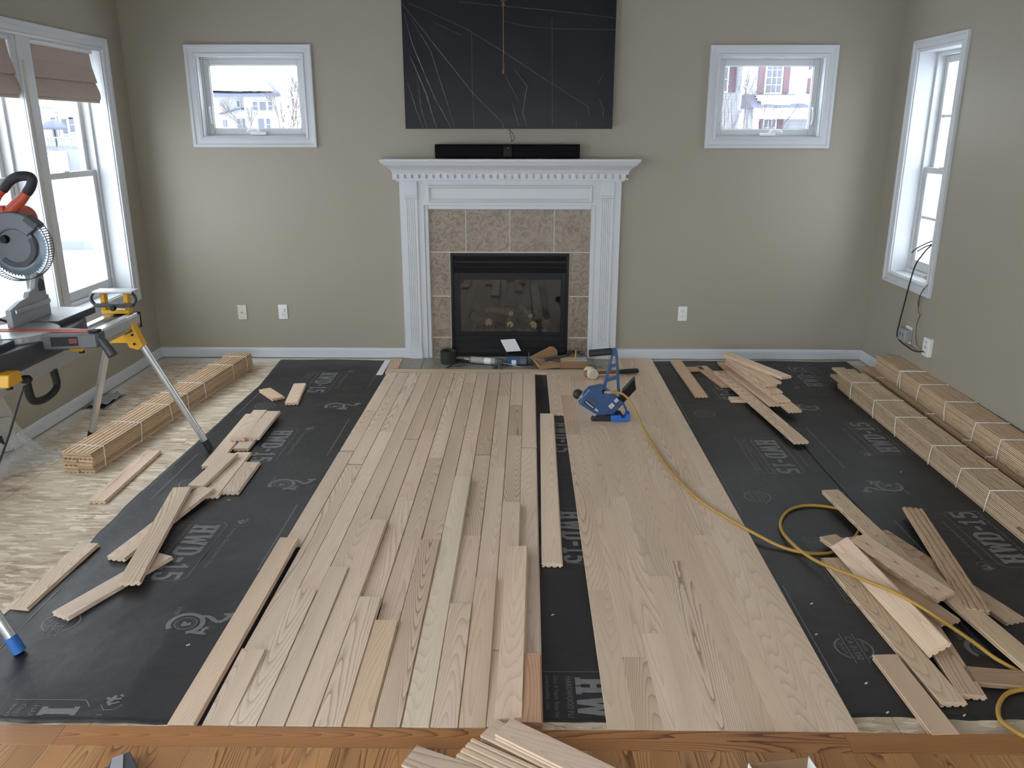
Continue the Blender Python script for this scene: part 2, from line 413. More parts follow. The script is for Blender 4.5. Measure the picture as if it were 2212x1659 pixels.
# ================================================================== the room shell
def wall_mesh(name, axis, pos, thick, a0, a1, z0, z1, holes, label):
    """wall slab with rectangular openings; axis 'y': plane y=pos spans x; axis 'x': plane x=pos spans y"""
    As = sorted({a0, a1, *[h[0] for h in holes], *[h[1] for h in holes]}); Zs = sorted({z0, z1, *[h[2] for h in holes], *[h[3] for h in holes]})
    bm = BM()
    inside = lambda a, z: any(h[0] < a < h[1] and h[2] < z < h[3] for h in holes)
    solid = lambda i, j: 0 <= i < len(As)-1 and 0 <= j < len(Zs)-1 and not inside((As[i]+As[i+1])/2, (Zs[j]+Zs[j+1])/2)
    P = lambda a, d, z: (a, pos+d, z) if axis == 'y' else (pos+d, a, z)
    def q(*p): bm.faces.new([bm.verts.new(x) for x in p])
    for i in range(len(As)-1):
        for j in range(len(Zs)-1):
            if not solid(i, j): continue
            A, B_, C_, D = As[i], As[i+1], Zs[j], Zs[j+1]
            q(P(A, 0, C_), P(B_, 0, C_), P(B_, 0, D), P(A, 0, D)); q(P(A, thick, C_), P(A, thick, D), P(B_, thick, D), P(B_, thick, C_))
            if not solid(i-1, j): q(P(A, 0, C_), P(A, 0, D), P(A, thick, D), P(A, thick, C_))
            if not solid(i+1, j): q(P(B_, 0, C_), P(B_, thick, C_), P(B_, thick, D), P(B_, 0, D))
            if not solid(i, j-1): q(P(A, 0, C_), P(A, thick, C_), P(B_, thick, C_), P(B_, 0, C_))
            if not solid(i, j+1): q(P(A, 0, D), P(B_, 0, D), P(B_, thick, D), P(A, thick, D))
    bmesh.ops.remove_doubles(bm, verts=bm.verts, dist=1e-5)
    return tag(part(name, bm, WALL), label, 'wall', kind='structure')
FIRE = (-.55, .345, .02, .83)
wall_mesh('wall_back', 'y', WY, .16, XL-.24, XR+.24, 0, CEIL, [AWN_L, AWN_R, FIRE], 'greige painted far wall around the white fireplace mantel')
wall_mesh('wall_left', 'x', XL, -.24, YB, WY, 0, CEIL, [(a0, a1, *LEFT_Z) for a0, a1 in LEFT_UNITS] + [ADDED_DOOR], 'greige side wall holding the big shaded windows')
wall_mesh('wall_right', 'x', XR, .24, YB, WY, 0, CEIL, [RIGHT_WIN], 'greige side wall with the single narrow window')
wall_mesh('wall_front', 'y', YB, -.16, XL-.24, XR+.24, 0, CEIL, [ADDED_REAR_WIN], 'greige kitchen wall behind the photographer')
bm = BM(); bx(bm, XL-.24, XR+.24, YB-.16, WY+.16, CEIL, CEIL+.1)
tag(part('ceiling', bm, CEILM), 'plain white flat ceiling over the room', 'ceiling', kind='structure')

# ---- baseboards (profiled strip; thin dark gap under them)
def baseboard(name, p0, p1, n, label):
    """p0->p1 along the wall foot, n: unit vector into the room"""
    prof = [(0, .012), (.014, .012), (.014, .068), (.012, .074), (.012, .080), (.007, .087), (0, .087)]
    p0, p1, n = Vector(p0), Vector(p1), Vector(n); bm = BM()
    A = [bm.verts.new(p0 + n*d + Vector((0, 0, z))) for d, z in prof]; B_ = [bm.verts.new(p1 + n*d + Vector((0, 0, z))) for d, z in prof]
    bm.faces.new(A); bm.faces.new(B_[::-1])
    for i in range(len(prof)): j = (i+1) % len(prof); bm.faces.new((A[i], A[j], B_[j], B_[i]))
    o = part(name, bm, TRIM); return tag(o, label, 'baseboard', kind='structure')
baseboard('baseboard_back_left', (XL, WY, 0), (-.915, WY, 0), (0, -1, 0), 'white baseboard along the far wall, window side of the mantel')
baseboard('baseboard_back_right', (.72, WY, 0), (XR, WY, 0), (0, -1, 0), 'white baseboard along the far wall behind the plank pile')
baseboard('baseboard_left', (XL, 2.1, 0), (XL, WY, 0), (1, 0, 0), 'white baseboard under the big shaded windows')
baseboard('baseboard_right', (XR, 2.1, 0), (XR, WY, 0), (-1, 0, 0), 'white baseboard behind the banded plank bundles')

# ---- windows: (a along wall, d outward, z) -> world
def mapper(wall):
    if wall == 'back': return lambda a, d, z: (a, WY+d, z)
    if wall == 'left': return lambda a, d, z: (XL-d, a, z)
    if wall == 'right': return lambda a, d, z: (XR+d, a, z)
    return lambda a, d, z: (a, YB-d, z)
def mbx(bm, mp, a0, a1, d0, d1, z0, z1):
    p, q = mp(a0, d0, z0), mp(a1, d1, z1); bx(bm, p[0], q[0], p[1], q[1], p[2], q[2])
def casing(mp, a0, a1, z0, z1, w, parent):
    """picture-frame casing: one mitred profiled piece per side"""
    prof = [(0, 0), (0, .012), (.012, .017), (.018, .011), (.045, .013), (.052, .02), (w-.004, .022), (w, .018), (w, 0)]
    cs = [((a0, z0), (a1, z0), (0, -1)), ((a1, z0), (a1, z1), (1, 0)), ((a1, z1), (a0, z1), (0, 1)), ((a0, z1), (a0, z0), (-1, 0))]
    for (s, e, n) in cs:
        bm = BM(); A, B_ = [], []
        dr = ((e[0]-s[0]), (e[1]-s[1])); ln = math.hypot(*dr); dr = (dr[0]/ln, dr[1]/ln)
        for o, h in prof:
            A.append(bm.verts.new(mp(s[0]+n[0]*o-dr[0]*o, -h, s[1]+n[1]*o-dr[1]*o)))
            B_.append(bm.verts.new(mp(e[0]+n[0]*o+dr[0]*o, -h, e[1]+n[1]*o+dr[1]*o)))
        bm.faces.new(A); bm.faces.new(B_[::-1])
        for i in range(len(prof)): j = (i+1) % len(prof); bm.faces.new((A[i], A[j], B_[j], B_[i]))
        part('casing_board', bm, TRIM, parent, world=True)
def frame4(bm, mp, a0, a1, z0, z1, d0, d1, wl, wr, wb, wt):
    mbx(bm, mp, a0, a0+wl, d0, d1, z0, z1); mbx(bm, mp, a1-wr, a1, d0, d1, z0, z1)
    mbx(bm, mp, a0+wl, a1-wr, d0, d1, z0, z0+wb); mbx(bm, mp, a0+wl, a1-wr, d0, d1, z1-wt, z1)
def awning(name, rect, label, flip):
    mp = mapper('back'); a0, a1, z0, z1 = rect
    r = thing(name, label, 'window', (((a0+a1)/2), WY, z0), kind='structure')
    casing(mp, a0, a1, z0, z1, .072, r)
    bm = BM(); frame4(bm, mp, a0, a1, z0, z1, 0, .16, .008, .008, .008, .008); part('jamb', bm, TRIM, r, world=True)
    bm = BM(); frame4(bm, mp, a0+.008, a1-.008, z0+.008, z1-.008, .07, .14, .010, .010, .010, .010); part('window_frame', bm, VINYL, r, world=True, bevel=.003)
    s = BM(); frame4(s, mp, a0+.018, a1-.018, z0+.018, z1-.018, .080, .125, .042, .042, .042, .042); sash = part('sash', s, SASHM, r, world=True, bevel=.004)
    bm = BM(); mbx(bm, mp, a0+.056, a1-.056, .104, .108, z0+.056, z1-.056); g = part('pane', bm, GLASS, sash); g.data.transform(Matrix.Translation(-r.location))
    bm = BM(); frame4(bm, mp, a0+.060, a1-.060, z0+.060, z1-.060, .092, .103, .004, .004, .004, .004); g = part('glazing_bead', bm, VINYL, sash); g.data.transform(Matrix.Translation(-r.location))
    am = (a0+a1)/2 + (.03 if flip else .02)
    bm = BM(); mbx(bm, mp, am-.07, am+.045, .045, .068, z0+.012, z0+.034); part('crank_base', bm, WHITEP, r, world=True, bevel=.006)
    bm = BM(); sx = 1 if flip else -1
    tube(bm, [mp(am+.0*sx, .05, z0+.036), mp(am+.02*sx, .038, z0+.052), mp(am+.06*sx, .034, z0+.05), mp(am+.085*sx, .036, z0+.04)], .008, 8, 4); part('crank_handle', bm, WHITEP, r, world=True, smooth=True)
    for aa in (a0+.045, a1-.045):
        bm = BM(); tube(bm, [mp(aa, .066, z0+.09), mp(aa+.003, .05, z0+.13), mp(aa, .05, z0+.19), mp(aa-.003, .066, z0+.21)], .007, 8, 4); part('latch', bm, VINYL, r, world=True, smooth=True)
awning('window_1', AWN_L, 'small white crank window between the big window and the mantel', False)
awning('window_2', AWN_R, 'small white crank window showing maroon shutters next door', True)

def double_hung(r, mp, a0, a1, z0, z1, zm, muntins=False):
    bm = BM(); frame4(bm, mp, a0, a1, z0, z1, 0, .24, .006, .006, .006, .006); part('jamb', bm, TRIM, r, world=True)
    bm = BM()
    for aa in (a0+.006, a1-.026): mbx(bm, mp, aa, aa+.020, .118, .215, z0+.006, z1-.006)
    mbx(bm, mp, a0+.026, a1-.026, .118, .215, z1-.03, z1-.006); part('window_frame', bm, VINYL, r, world=True)
    bm = BM()
    mbx(bm, mp, a0+.006, a1-.006, .105, .22, z0+.006, z0+.03); part('sill', bm, VINYL, r, world=True, bevel=.004)
    for nm, za, zb, d0, wb, wt in (('upper_sash', zm-.02, z1-.03, .170, .036, .045), ('lower_sash', z0+.03, zm+.02, .132, .065, .04)):
        s = BM(); frame4(s, mp, a0+.026, a1-.026, za, zb, d0, d0+.034, .042, .042, wb, wt); so = part(nm, s, SASHM, r, world=True, bevel=.004)
        bm = BM(); mbx(bm, mp, a0+.066, a1-.066, d0+.015, d0+.019, za+wb-.004, zb-wt+.004); g = part('pane', bm, GLASS, so); g.data.transform(Matrix.Translation(-r.location))
        if muntins:
            am = (a0+a1)/2; zz = (za+wb+zb-wt)/2
            bm = BM(); mbx(bm, mp, am-.009, am+.009, d0+.008, d0+.026, za+wb, zb-wt); g = part('muntin', bm, VINYL, so); g.data.transform(Matrix.Translation(-r.location))
            bm = BM(); mbx(bm, mp, a0+.068, a1-.068, d0+.009, d0+.025, zz-.009, zz+.009); g = part('muntin', bm, VINYL, so); g.data.transform(Matrix.Translation(-r.location))
    bm = BM(); am = (a0+a1)/2; mbx(bm, mp, am-.03, am+.03, .115, .135, zm+.018, zm+.03); part('sash_lock', bm, WHITEP, r, world=True, bevel=.004)
mpl = mapper('left')
r = thing('window_3', 'big white double-hung window row with taupe shades behind the saw', 'window', (XL, 4.5, LEFT_Z[0]), kind='structure')
casing(mpl, LEFT_UNITS[-1][0], LEFT_UNITS[0][1], *LEFT_Z, .08, r)
for a0, a1 in LEFT_UNITS: double_hung(r, mpl, a0, a1, *LEFT_Z, 1.437)
for aa in (3.94, 4.93):
    bm = BM(); mbx(bm, mpl, aa-.004, aa+.124, -.012, .0, *LEFT_Z); part('mullion', bm, TRIM, r, world=True, bevel=.003)
mpr = mapper('right')
r = thing('window_4', 'narrow white grid window above the black cable', 'window', (XR, 5.65, RIGHT_WIN[2]), kind='structure')
casing(mpr, *RIGHT_WIN, .07, r); double_hung(r, mpr, *RIGHT_WIN, 1.46, True)
r = thing('added_side_door', 'added wide glass door for daylight beside the photographer, outside the picture', 'door', (XL, 0, 0), kind='structure')
bm = BM(); frame4(bm, mpl, ADDED_DOOR[0], ADDED_DOOR[1], ADDED_DOOR[2], ADDED_DOOR[3], .03, .13, .06, .06, .08, .06); [mbx(bm, mpl, q-.05, q+.05, .03, .13, ADDED_DOOR[2], ADDED_DOOR[3]) for q in (-.9, .5)]; part('door_frame', bm, VINYL, r, world=True)
bm = BM(); mbx(bm, mpl, ADDED_DOOR[0]+.06, ADDED_DOOR[1]-.06, .08, .084, ADDED_DOOR[2]+.08, ADDED_DOOR[3]-.06); part('pane', bm, GLASS, r, world=True)
mpf = mapper('front')
r = thing('added_rear_window', 'added low window for daylight behind the photographer, outside the picture', 'window', (0, YB, 1), kind='structure')
bm = BM(); frame4(bm, mpf, *ADDED_REAR_WIN, .03, .13, .05, .05, .05, .05); mbx(bm, mpf, -.03, .03, .03, .13, ADDED_REAR_WIN[2], ADDED_REAR_WIN[3]); part('window_frame', bm, VINYL, r, world=True)
bm = BM(); mbx(bm, mpf, ADDED_REAR_WIN[0]+.05, ADDED_REAR_WIN[1]-.05, .08, .084, ADDED_REAR_WIN[2]+.05, ADDED_REAR_WIN[3]-.05); part('pane', bm, GLASS, r, world=True)

# ---- subfloor: strand-board sheets
r = thing('floor', 'bare strand-board subfloor sheets of the torn-up room', 'subfloor', (0, 4, 0), kind='structure')
xs = [XL, -2.525, -1.305, -.085, 1.135, 2.355, XR]
for i in range(len(xs)-1):
    ys = [1.9, 3.66, 6.10, WY] if i % 2 == 1 else [1.9, 2.44, 4.88, WY]
    if i == 0: ys = [1.9, 3.72, WY]
    for j in range(len(ys)-1):
        bm = BM(); bx(bm, xs[i]+.0012, xs[i+1]-.0012, ys[j]+.0012, ys[j+1]-.0012, -.018, 0); part('osb_sheet', bm, OSB, r, world=True)
bm = BM(); bx(bm, XL-.1, XR+.1, YB, WY+.1, -.06, -.0185); part('joist_deck', bm, BLACKM, r, world=True)

# ================================================================== underlayment rolls with their grey print
from mathutils import noise as mnoise
def nz(x, y, z=0.0): return mnoise.noise(Vector((x, y, z)))
GLYPH = {
 'H': [[(.1,0),(.4,0),(.4,1),(.1,1)], [(.6,0),(.9,0),(.9,1),(.6,1)], [(.4,.4),(.6,.4),(.6,.58),(.4,.58)], [(0,0),(.47,0),(.47,.15),(0,.15)], [(.53,0),(1,0),(1,.15),(.53,.15)], [(0,.85),(.47,.85),(.47,1),(0,1)], [(.53,.85),(1,.85),(1,1),(.53,1)]],
 'W': [[(.03,1),(.27,1),(.39,0),(.2,0)], [(.2,0),(.39,0),(.57,.86),(.43,.86)], [(.43,.86),(.57,.86),(.8,0),(.61,0)], [(.61,0),(.8,0),(.97,1),(.73,1)], [(0,.86),(.36,.86),(.36,1),(0,1)], [(.64,.86),(1,.86),(1,1),(.64,1)]],
 'D': [[(.1,0),(.38,0),(.38,1),(.1,1)], [(0,0),(.38,0),(.38,.15),(0,.15)], [(0,.85),(.38,.85),(.38,1),(0,1)], [(.38,.85),(.56,.85),(.66,1),(.38,1)], [(.56,.85),(.66,.7),(.95,.8),(.66,1)], [(.66,.7),(.66,.3),(.95,.2),(.95,.8)], [(.66,.3),(.56,.15),(.66,0),(.95,.2)], [(.56,.15),(.38,.15),(.38,0),(.66,0)]],
 '-': [[(.1,.4),(.9,.4),(.9,.58),(.1,.58)]],
 '1': [[(.34,0),(.66,0),(.66,1),(.34,1)], [(.08,0),(.92,0),(.92,.15),(.08,.15)], [(.08,.72),(.34,.72),(.34,.87),(.08,.87)]],
 '5': [[(.12,.84),(.9,.84),(.9,1),(.12,1)], [(.12,.5),(.38,.5),(.38,.84),(.12,.84)], [(.38,.5),(.56,.5),(.66,.65),(.38,.65)], [(.56,.5),(.65,.42),(.93,.5),(.66,.65)], [(.65,.42),(.65,.2),(.93,.14),(.93,.5)], [(.65,.2),(.56,.14),(.66,0),(.93,.14)], [(.56,.14),(.36,.14),(.2,0),(.66,0)], [(.36,.14),(.36,.25),(.08,.25),(.08,.1),(.2,0)]]}
TXT = {}
def txt(s, size):
    if (s, size) not in TXT: TXT[(s, size)] = text_mesh(s, size, 0, 'LEFT')
    return TXT[(s, size)]
def subdiv_poly(poly, step=.08):
    out = []
    for a, b in zip(poly, poly[1:]+poly[:1]):
        n = max(1, int(math.hypot(b[0]-a[0], b[1]-a[1])/step)); out += [(a[0]+(b[0]-a[0])*i/n, a[1]+(b[1]-a[1])*i/n) for i in range(n)]
    return out
def stroke(p, q, w):
    d = (q[0]-p[0], q[1]-p[1]); l = math.hypot(*d) or 1; n = (-d[1]/l*w/2, d[0]/l*w/2)
    return [(p[0]+n[0], p[1]+n[1]), (p[0]-n[0], p[1]-n[1]), (q[0]-n[0], q[1]-n[1]), (q[0]+n[0], q[1]+n[1])]
def ring(c, r0, r1, n=28, a0=0, a1=2*PI, ex=1):
    P = lambda r, t: (c[0]+r*ex*math.cos(t), c[1]+r*math.sin(t))
    return [[P(r0, a0+(a1-a0)*i/n), P(r1, a0+(a1-a0)*i/n), P(r1, a0+(a1-a0)*(i+1)/n), P(r0, a0+(a1-a0)*(i+1)/n)] for i in range(n)]
def panel_shapes():
    """the printed panel: (v along the reading direction, u towards the letter tops)"""
    sh = []; v = .03
    for ch, w in zip('HWD-15', (.085, .10, .085, .05, .055, .075)):
        for poly in GLYPH[ch]: sh.append([(v+x*w, .395+y*.118) for x, y in poly])
        v += w + .008
    fr = [(0, .29), (.5, .29), (.5, .545), (.48, .56), (.02, .56), (0, .545)]
    fr = [(0, .29), (.52, .29), (.52, .515), (.495, .54), (.03, .54), (0, .515)]
    for a, b in zip(fr, fr[1:]+fr[:1]): sh.append(stroke(a, b, .0028))
    for u in (.318, .346): sh.append(stroke((0, u), (.52, u), .0022))
    def put(s, size, v0, u0):
        V, F = txt(s, size)
        for f in F: sh.append([(v0+V[i][0], u0+V[i][1]) for i in f])
    put('HARDWOOD FLOORING UNDERLAYMENT', .026, .025, .373)
    put('Class III Vapor Retarder', .021, .02, .332); put('www.fortifiber.com', .021, .02, .304); put('Made in USA', .023, .36, .304)
    put('Fortifiber Building Systems Group', .026, .06, .585)
    sh += [stroke((-.022, .600), (.004, .590), .012), stroke((-.012, .575), (.002, .600), .010), stroke((.002, .585), (.022, .600), .011), stroke((-.006, .600), (-.010, .622), .008), stroke((.016, .600), (.006, .622), .007), stroke((-.028, .610), (-.018, .625), .007)]
    sh += [stroke((.020, .570), (.044, .590), .003), stroke((.044, .590), (.040, .622), .003), stroke((.040, .622), (.018, .636), .003)]
    return sh
def logo_shapes():
    sh = ring((0, .66), .050, .068, 28, .35, 2*PI*.86) + ring((0, .66), .036, .040) + ring((0, .66), .028, .030)
    sh += [[(-.016,.65),(.014,.645),(.02,.66),(0,.668)], [(-.006,.668),(.018,.662),(.008,.68),(-.01,.677)]]
    # the swash 7 and the foot of the 5
    sw_ = [(-.047, .690, .010), (-.053, .715, .013), (-.044, .738, .017), (-.027, .755, .018), (-.018, .772, .017), (-.030, .788, .018), (-.055, .798, .020), (-.078, .812, .022)]
    for (v0, u0, w0), (v1, u1, w1) in zip(sw_, sw_[1:]): sh.append(stroke((v0, u0), (v1, u1), (w0+w1)/2))
    sh += [stroke((-.070, .775), (-.070, .815), .014), stroke((.046, .690), (.052, .735), .018), stroke((.052, .735), (.020, .735), .014), stroke((.020, .735), (.020, .750), .014), stroke((.055, .720), (.055, .752), .012)]
    V, F = txt('1939', .026)
    for f in F: sh.append([(-.105+V[i][0], .60+V[i][1]) for i in f])
    return sh
def seal_shapes():
    sh = ring((0, .205), .060, .066, 32, .5, PI-.5) + ring((0, .205), .060, .066, 32, PI+.5, 2*PI-.5)
    V, F = txt('CA 01350', .033)
    for f in F: sh.append([(-.070+V[i][0], .205+V[i][1]) for i in f])
    sh += [stroke((-.085,.228),(.085,.228),.003), stroke((-.085,.182),(.085,.182),.003)]
    for s, u in (('PASSES', .243), ('QUALITY', .167)):
        V, F = txt(s, .017)
        for f in F: sh.append([(-.034+V[i][0], u+V[i][1]) for i in f])
    return sh
def roll_sheet(label, x0, x1, y0, y1, zlift, amp, flip, phase, left_edge=None, far_curl=None):
    """one strip of felt; print repeats every 1.235 m from phase; flip: the print is turned end for end"""
    nx, ny = 46, int((y1-y0)/.024)
    def edge(y): return left_edge(y) if left_edge else .006*nz(x0*3, y*2.2)
    def H(x, y):
        s = (x-x0)/(x1-x0)
        w = amp(x, y)
        h = w*(.5+.5*nz(x*2.6+1, y*3.4, x0)) + .35*w*(.5+.5*nz(x*7, y*9, 3.3))
        h += w*1.3*max(0, 1-s/.12)*(.5+.5*nz(y*4.5, 1.7, 5))
        return zlift + h
    V, F = [], []
    for j in range(ny+1):
        for i in range(nx+1):
            y = y0 + (y1-y0)*j/ny; x = x0 + (x1-x0)*i/nx
            if i == 0: x += edge(y)
            elif i < 6: x += edge(y)*(1-i/6)
            if j == 0: y += .012*nz(x*4, 7.7) + .006*nz(x*15, 2.2)
            if j == ny: y += .02*nz(x*3, 4.4) + (far_curl(x) if far_curl else 0)
            V.append((x, y, H(x, y)))
    for j in range(ny):
        for i in range(nx): a = j*(nx+1)+i; F.append((a, a+1, a+nx+2, a+nx+1))
    root = obj_from('underlayment_roll', V, F, FELT, None, True)
    tag(root, label, 'underlayment', 'strips of black felt underlayment')
    md = root.modifiers.new('thickness', 'SOLIDIFY'); md.thickness = .0008; md.offset = -1
    def P(v, u, yy): return (x1-u, yy+v) if flip else (x0+u, yy-v)
    def motif(name, shapes, yy):
        VV, FF = [], []
        for poly in shapes:
            idx = []
            for v, u in subdiv_poly(poly):
                x, y = P(v, u, yy)
                idx.append(len(VV)); VV.append((x, y, H(x, y)+.0009))
            ys = [VV[i][1] for i in idx]; xs_ = [VV[i][0] for i in idx]
            if min(ys) < y0+.015 or max(ys) > y1-.02 or max(xs_) > x1-.004 or min(xs_) < x0+.004:
                for _ in idx: VV.pop()
                continue
            FF.append(tuple(idx))
        if FF: obj_from(name, VV, FF, PRINT, root)
    yy = phase
    for k in range(-1, 5):
        b = yy - 1.235*k if not flip else yy + 1.235*k
        motif('printed_panel', PANEL, b); s = -.81 if not flip else .81
        motif('printed_emblem', LOGO, b+s); motif('printed_seal', SEAL, b+s)
        motif('printed_lap_line', [stroke((.40, .08), (1.0, .08), .005)], b); motif('printed_lap_line', [stroke((-.2, .80), (.42, .80), .005)], b)
PANEL, LOGO, SEAL = panel_shapes(), logo_shapes(), seal_shapes()
EDGE1 = [(2.05, -.03), (2.59, -.026), (3.145, .013), (3.27, 0), (3.68, -.009), (4.2, .004), (4.85, .016), (5.49, .03), (6.2, -.012)]
def e1(y):
    for (a, p), (b, q) in zip(EDGE1, EDGE1[1:]):
        if a <= y <= b: return p+(q-p)*(y-a)/(b-a) + .006*nz(y*6, 3)
    return -.03
def amp1(x, y):
    return .0095*min(1, max(0, (-1.10-x)/.15))*(1 if y < 3.3 else max(.5, 1-(y-3.3)*.6))
roll_sheet('black felt strip nearest the saw, printed HWD-15, wrinkled', -1.88, -.966, 2.062, 6.175, .0010, amp1, False, 5.86, e1)
roll_sheet('black felt strip hidden under the loose laid-out planks', -.98, -.205, 2.08, 6.16, .0004, lambda x, y: 0, False, 5.9)
roll_sheet('black felt strip showing through the gap beside the nailed planks', -.22, .694, 2.082, 5.87, .0010, lambda x, y: .0003, False, 4.80)
roll_sheet('black felt strip between the nailed planks and the felt seam', .95, 1.864, 2.118, 6.20, .0004, lambda x, y: .0006, False, 4.52)
roll_sheet('black felt strip beside the banded bundles, print upside down', 1.60, 2.515, 2.122, 6.20, .0022, lambda x, y: .0008, True, 4.27)

# ================================================================== planks
def plank_section():
    w, t = PW/2, PT
    g = .0046
    return [(-w+.0015, 0), (-.030, 0), (-.029, g), (-.021, g), (-.020, 0), (-.005, 0), (-.004, g), (.004, g), (.005, 0), (.020, 0), (.021, g), (.029, g), (.030, 0), (w-.0012, 0),
            (w-.0012, .0055), (w+.0052, .0062), (w+.0052, .0112), (w-.0002, .0118), (w, t-.0006), (w-.0006, t), (-w+.0006, t), (-w, t-.0006), (-w, .0118), (-w+.0062, .0112), (-w+.0062, .0062), (-w+.0015, .0055)]
PMESH = {}
def plank_mesh(Ln, mat):
    key = (round(Ln, 3), mat.name)
    if key in PMESH: return PMESH[key]
    bm = BM(); prism(bm, plank_section(), 'y', -Ln/2, Ln/2); bmesh.ops.recalc_face_normals(bm, faces=bm.faces)
    me = bpy.data.meshes.new('plank'); bm.to_mesh(me); bm.free(); me.materials.append(mat)
    PMESH[key] = me; return me
def plank(name, x, y, z, Ln, yaw=0, pit=0, rol=0, mat=None, parent=None, tint=(1, 1, 1), flip=False, wide=1.0):
    """x,y: centre; z: height of the underside at the centre; yaw clockwise from +Y (degrees)"""
    o = bpy.data.objects.new(name, plank_mesh(Ln, mat or OAK)); COL.objects.link(o)
    o.rotation_mode = 'YXZ'; o.rotation_euler = (rad(pit), rad(rol) + (PI if flip else 0), -rad(yaw))
    o.scale = (wide, 1, 1)
    o.location = (x, y, z + (PT if flip else 0)); o.color = (*tint, 1)
    if parent:
        o.parent = parent; o.location = Vector(o.location) - parent.location
    return o
def vary(a=.05):
    k = random.uniform(-a, a); w = random.uniform(-.015, .015); return (1+k+w, 1+k, 1+k-w)
ORD = ['zeroth', 'first', 'second', 'third', 'fourth', 'fifth', 'sixth', 'seventh', 'eighth', 'ninth', 'tenth', 'eleventh', 'twelfth', 'thirteenth']

# ---- nailed-down strip beside the black gap, with the border round the hearth
inst = thing('floor_installed', 'strip of nailed-down raw oak planks under the blue nailer', 'flooring', (.63, 4, 0), kind='structure')
INST = {0: [5.786, 4.887], 1: [5.786, 5.251, 4.509, 2.806, 2.032], 2: [5.786, 3.533, 2.385, 2.032], 3: [5.786, 4.385, 3.662, 2.525, 2.032], 4: [5.786, 2.916, 2.032],
        5: [5.786, 4.064, 3.039, 2.032], 6: [6.19, 3.617, 2.42, 2.032], 7: [6.19, 3.264, 2.032], 8: [6.19, 5.427, 3.771, 2.032], 9: [6.19, 2.032]}
for k, ys in INST.items():
    xc = .257 + (k-.5)*PW
    for a, b in zip(ys, ys[1:]):
        t = vary(.06)
        if k == 1 and a == 5.251: t = (.86, .80, .76)
        plank('plank', xc, (a+b)/2, ZB+.001, a-b-.0008, 0, mat=OAK_INST, parent=inst, tint=t)
plank('border_plank', -.172, 5.832, ZB+.001, 1.68, 90, mat=OAK_INST, parent=inst, tint=(1.0, .97, .94))
plank('border_plank', -.975, 6.03, ZB+.001, .285, 0, mat=OAK_INST, parent=inst, tint=(.98, .95, .92))

# ---- finished kitchen floor in the foreground
kit = thing('floor_kitchen', 'honey-stained finished oak floor at the bottom edge', 'flooring', (0, 1, 0), kind='structure')
bm = BM(); bx(bm, XL-.1, XR+.1, YB, .62, -.018, .0205); part('kitchen_slab', bm, OAK_FIN, kit, world=True)
n = int((XR-XL)/PW)
for i in range(n+1):
    xc = XL + (i+.5)*PW
    yj = random.uniform(.9, 1.4)
    plank('plank', xc, (1.946+yj)/2, ZB, 1.946-yj-.0006, mat=OAK_FIN, parent=kit, tint=vary(.14))
    plank('plank', xc, (yj+.62)/2, ZB, yj-.62-.0006, mat=OAK_FIN, parent=kit, tint=vary(.14))
for a, b in ((XL, -1.36), (-1.36, .95), (.95, XR)):
    plank('header_plank', (a+b)/2, 1.9885, ZB, b-a-.001, 90, mat=OAK_FIN, parent=kit, tint=(.95, .86, .80))

# ---- loose planks racked out on the felt: 13 rows, each row listed from the hearth to the doorway
SEAM_TOP = [-.997, -0.913, -0.83, -0.747, -0.664, -0.582, -0.498, -0.415, -0.33, -0.247, -0.163, -0.079, 0.005, 0.086]
SEAM_BOT = [-1.04, -0.957, -0.874, -0.791, -0.706, -0.62, -0.534, -0.445, -0.359, -0.272, -0.188, -0.103, -0.019, 0.06]
YT, YN = 5.777, 2.036
ROWS = {1: ([5.773, 5.446, 4.922, 4.219], 3.179), 2: ([5.773, 5.218, 4.033], 2.385), 3: ([5.773, 4.539, 3.896], 2.764), 4: ([5.773, 4.751], 2.934), 5: ([5.773, 4.412], 3.355),
        6: ([5.773, 4.566, 3.598], 2.714), 7: ([5.773, 4.136], 2.562), 8: ([5.773, 5.532, 4.431, 3.397], 3.17), 9: ([5.773, 4.969], 3.843), 10: ([5.773, 5.341, 4.179, 3.249], 2.674),
        11: ([5.773, 5.23, 4.01], 2.861), 12: ([5.773, 5.042, 4.489], 3.548), 13: ([5.773, 4.289, 3.702], 2.036)}
GAPS = {(1, 3): .022, (2, 2): .018, (10, 2): .016, (13, 1): .016, (5, 1): .008}
TINT = {(10, 1): (.80, .77, .72), (8, 1): (.90, .87, .84), (11, 0): (.88, .85, .82), (12, 1): (.88, .84, .80), (5, 0): (.90, .87, .83), (6, 0): (.95, .92, .88)}
OTINT = {9: (1.0, 1.06, 1.04), 8: (.90, .87, .85), 7: (.97, .90, .80), 6: (.97, .98, .96), 1: (.98, .94, .88), 11: (.95, .91, .85)}
def seam_x(k, y):
    t = (YT-y)/(YT-YN); j = k-1
    return (SEAM_TOP[j]+(SEAM_BOT[j]-SEAM_TOP[j])*t + SEAM_TOP[j+1]+(SEAM_BOT[j+1]-SEAM_TOP[j+1])*t)/2
RG = 'oak planks racked out loose on the felt'
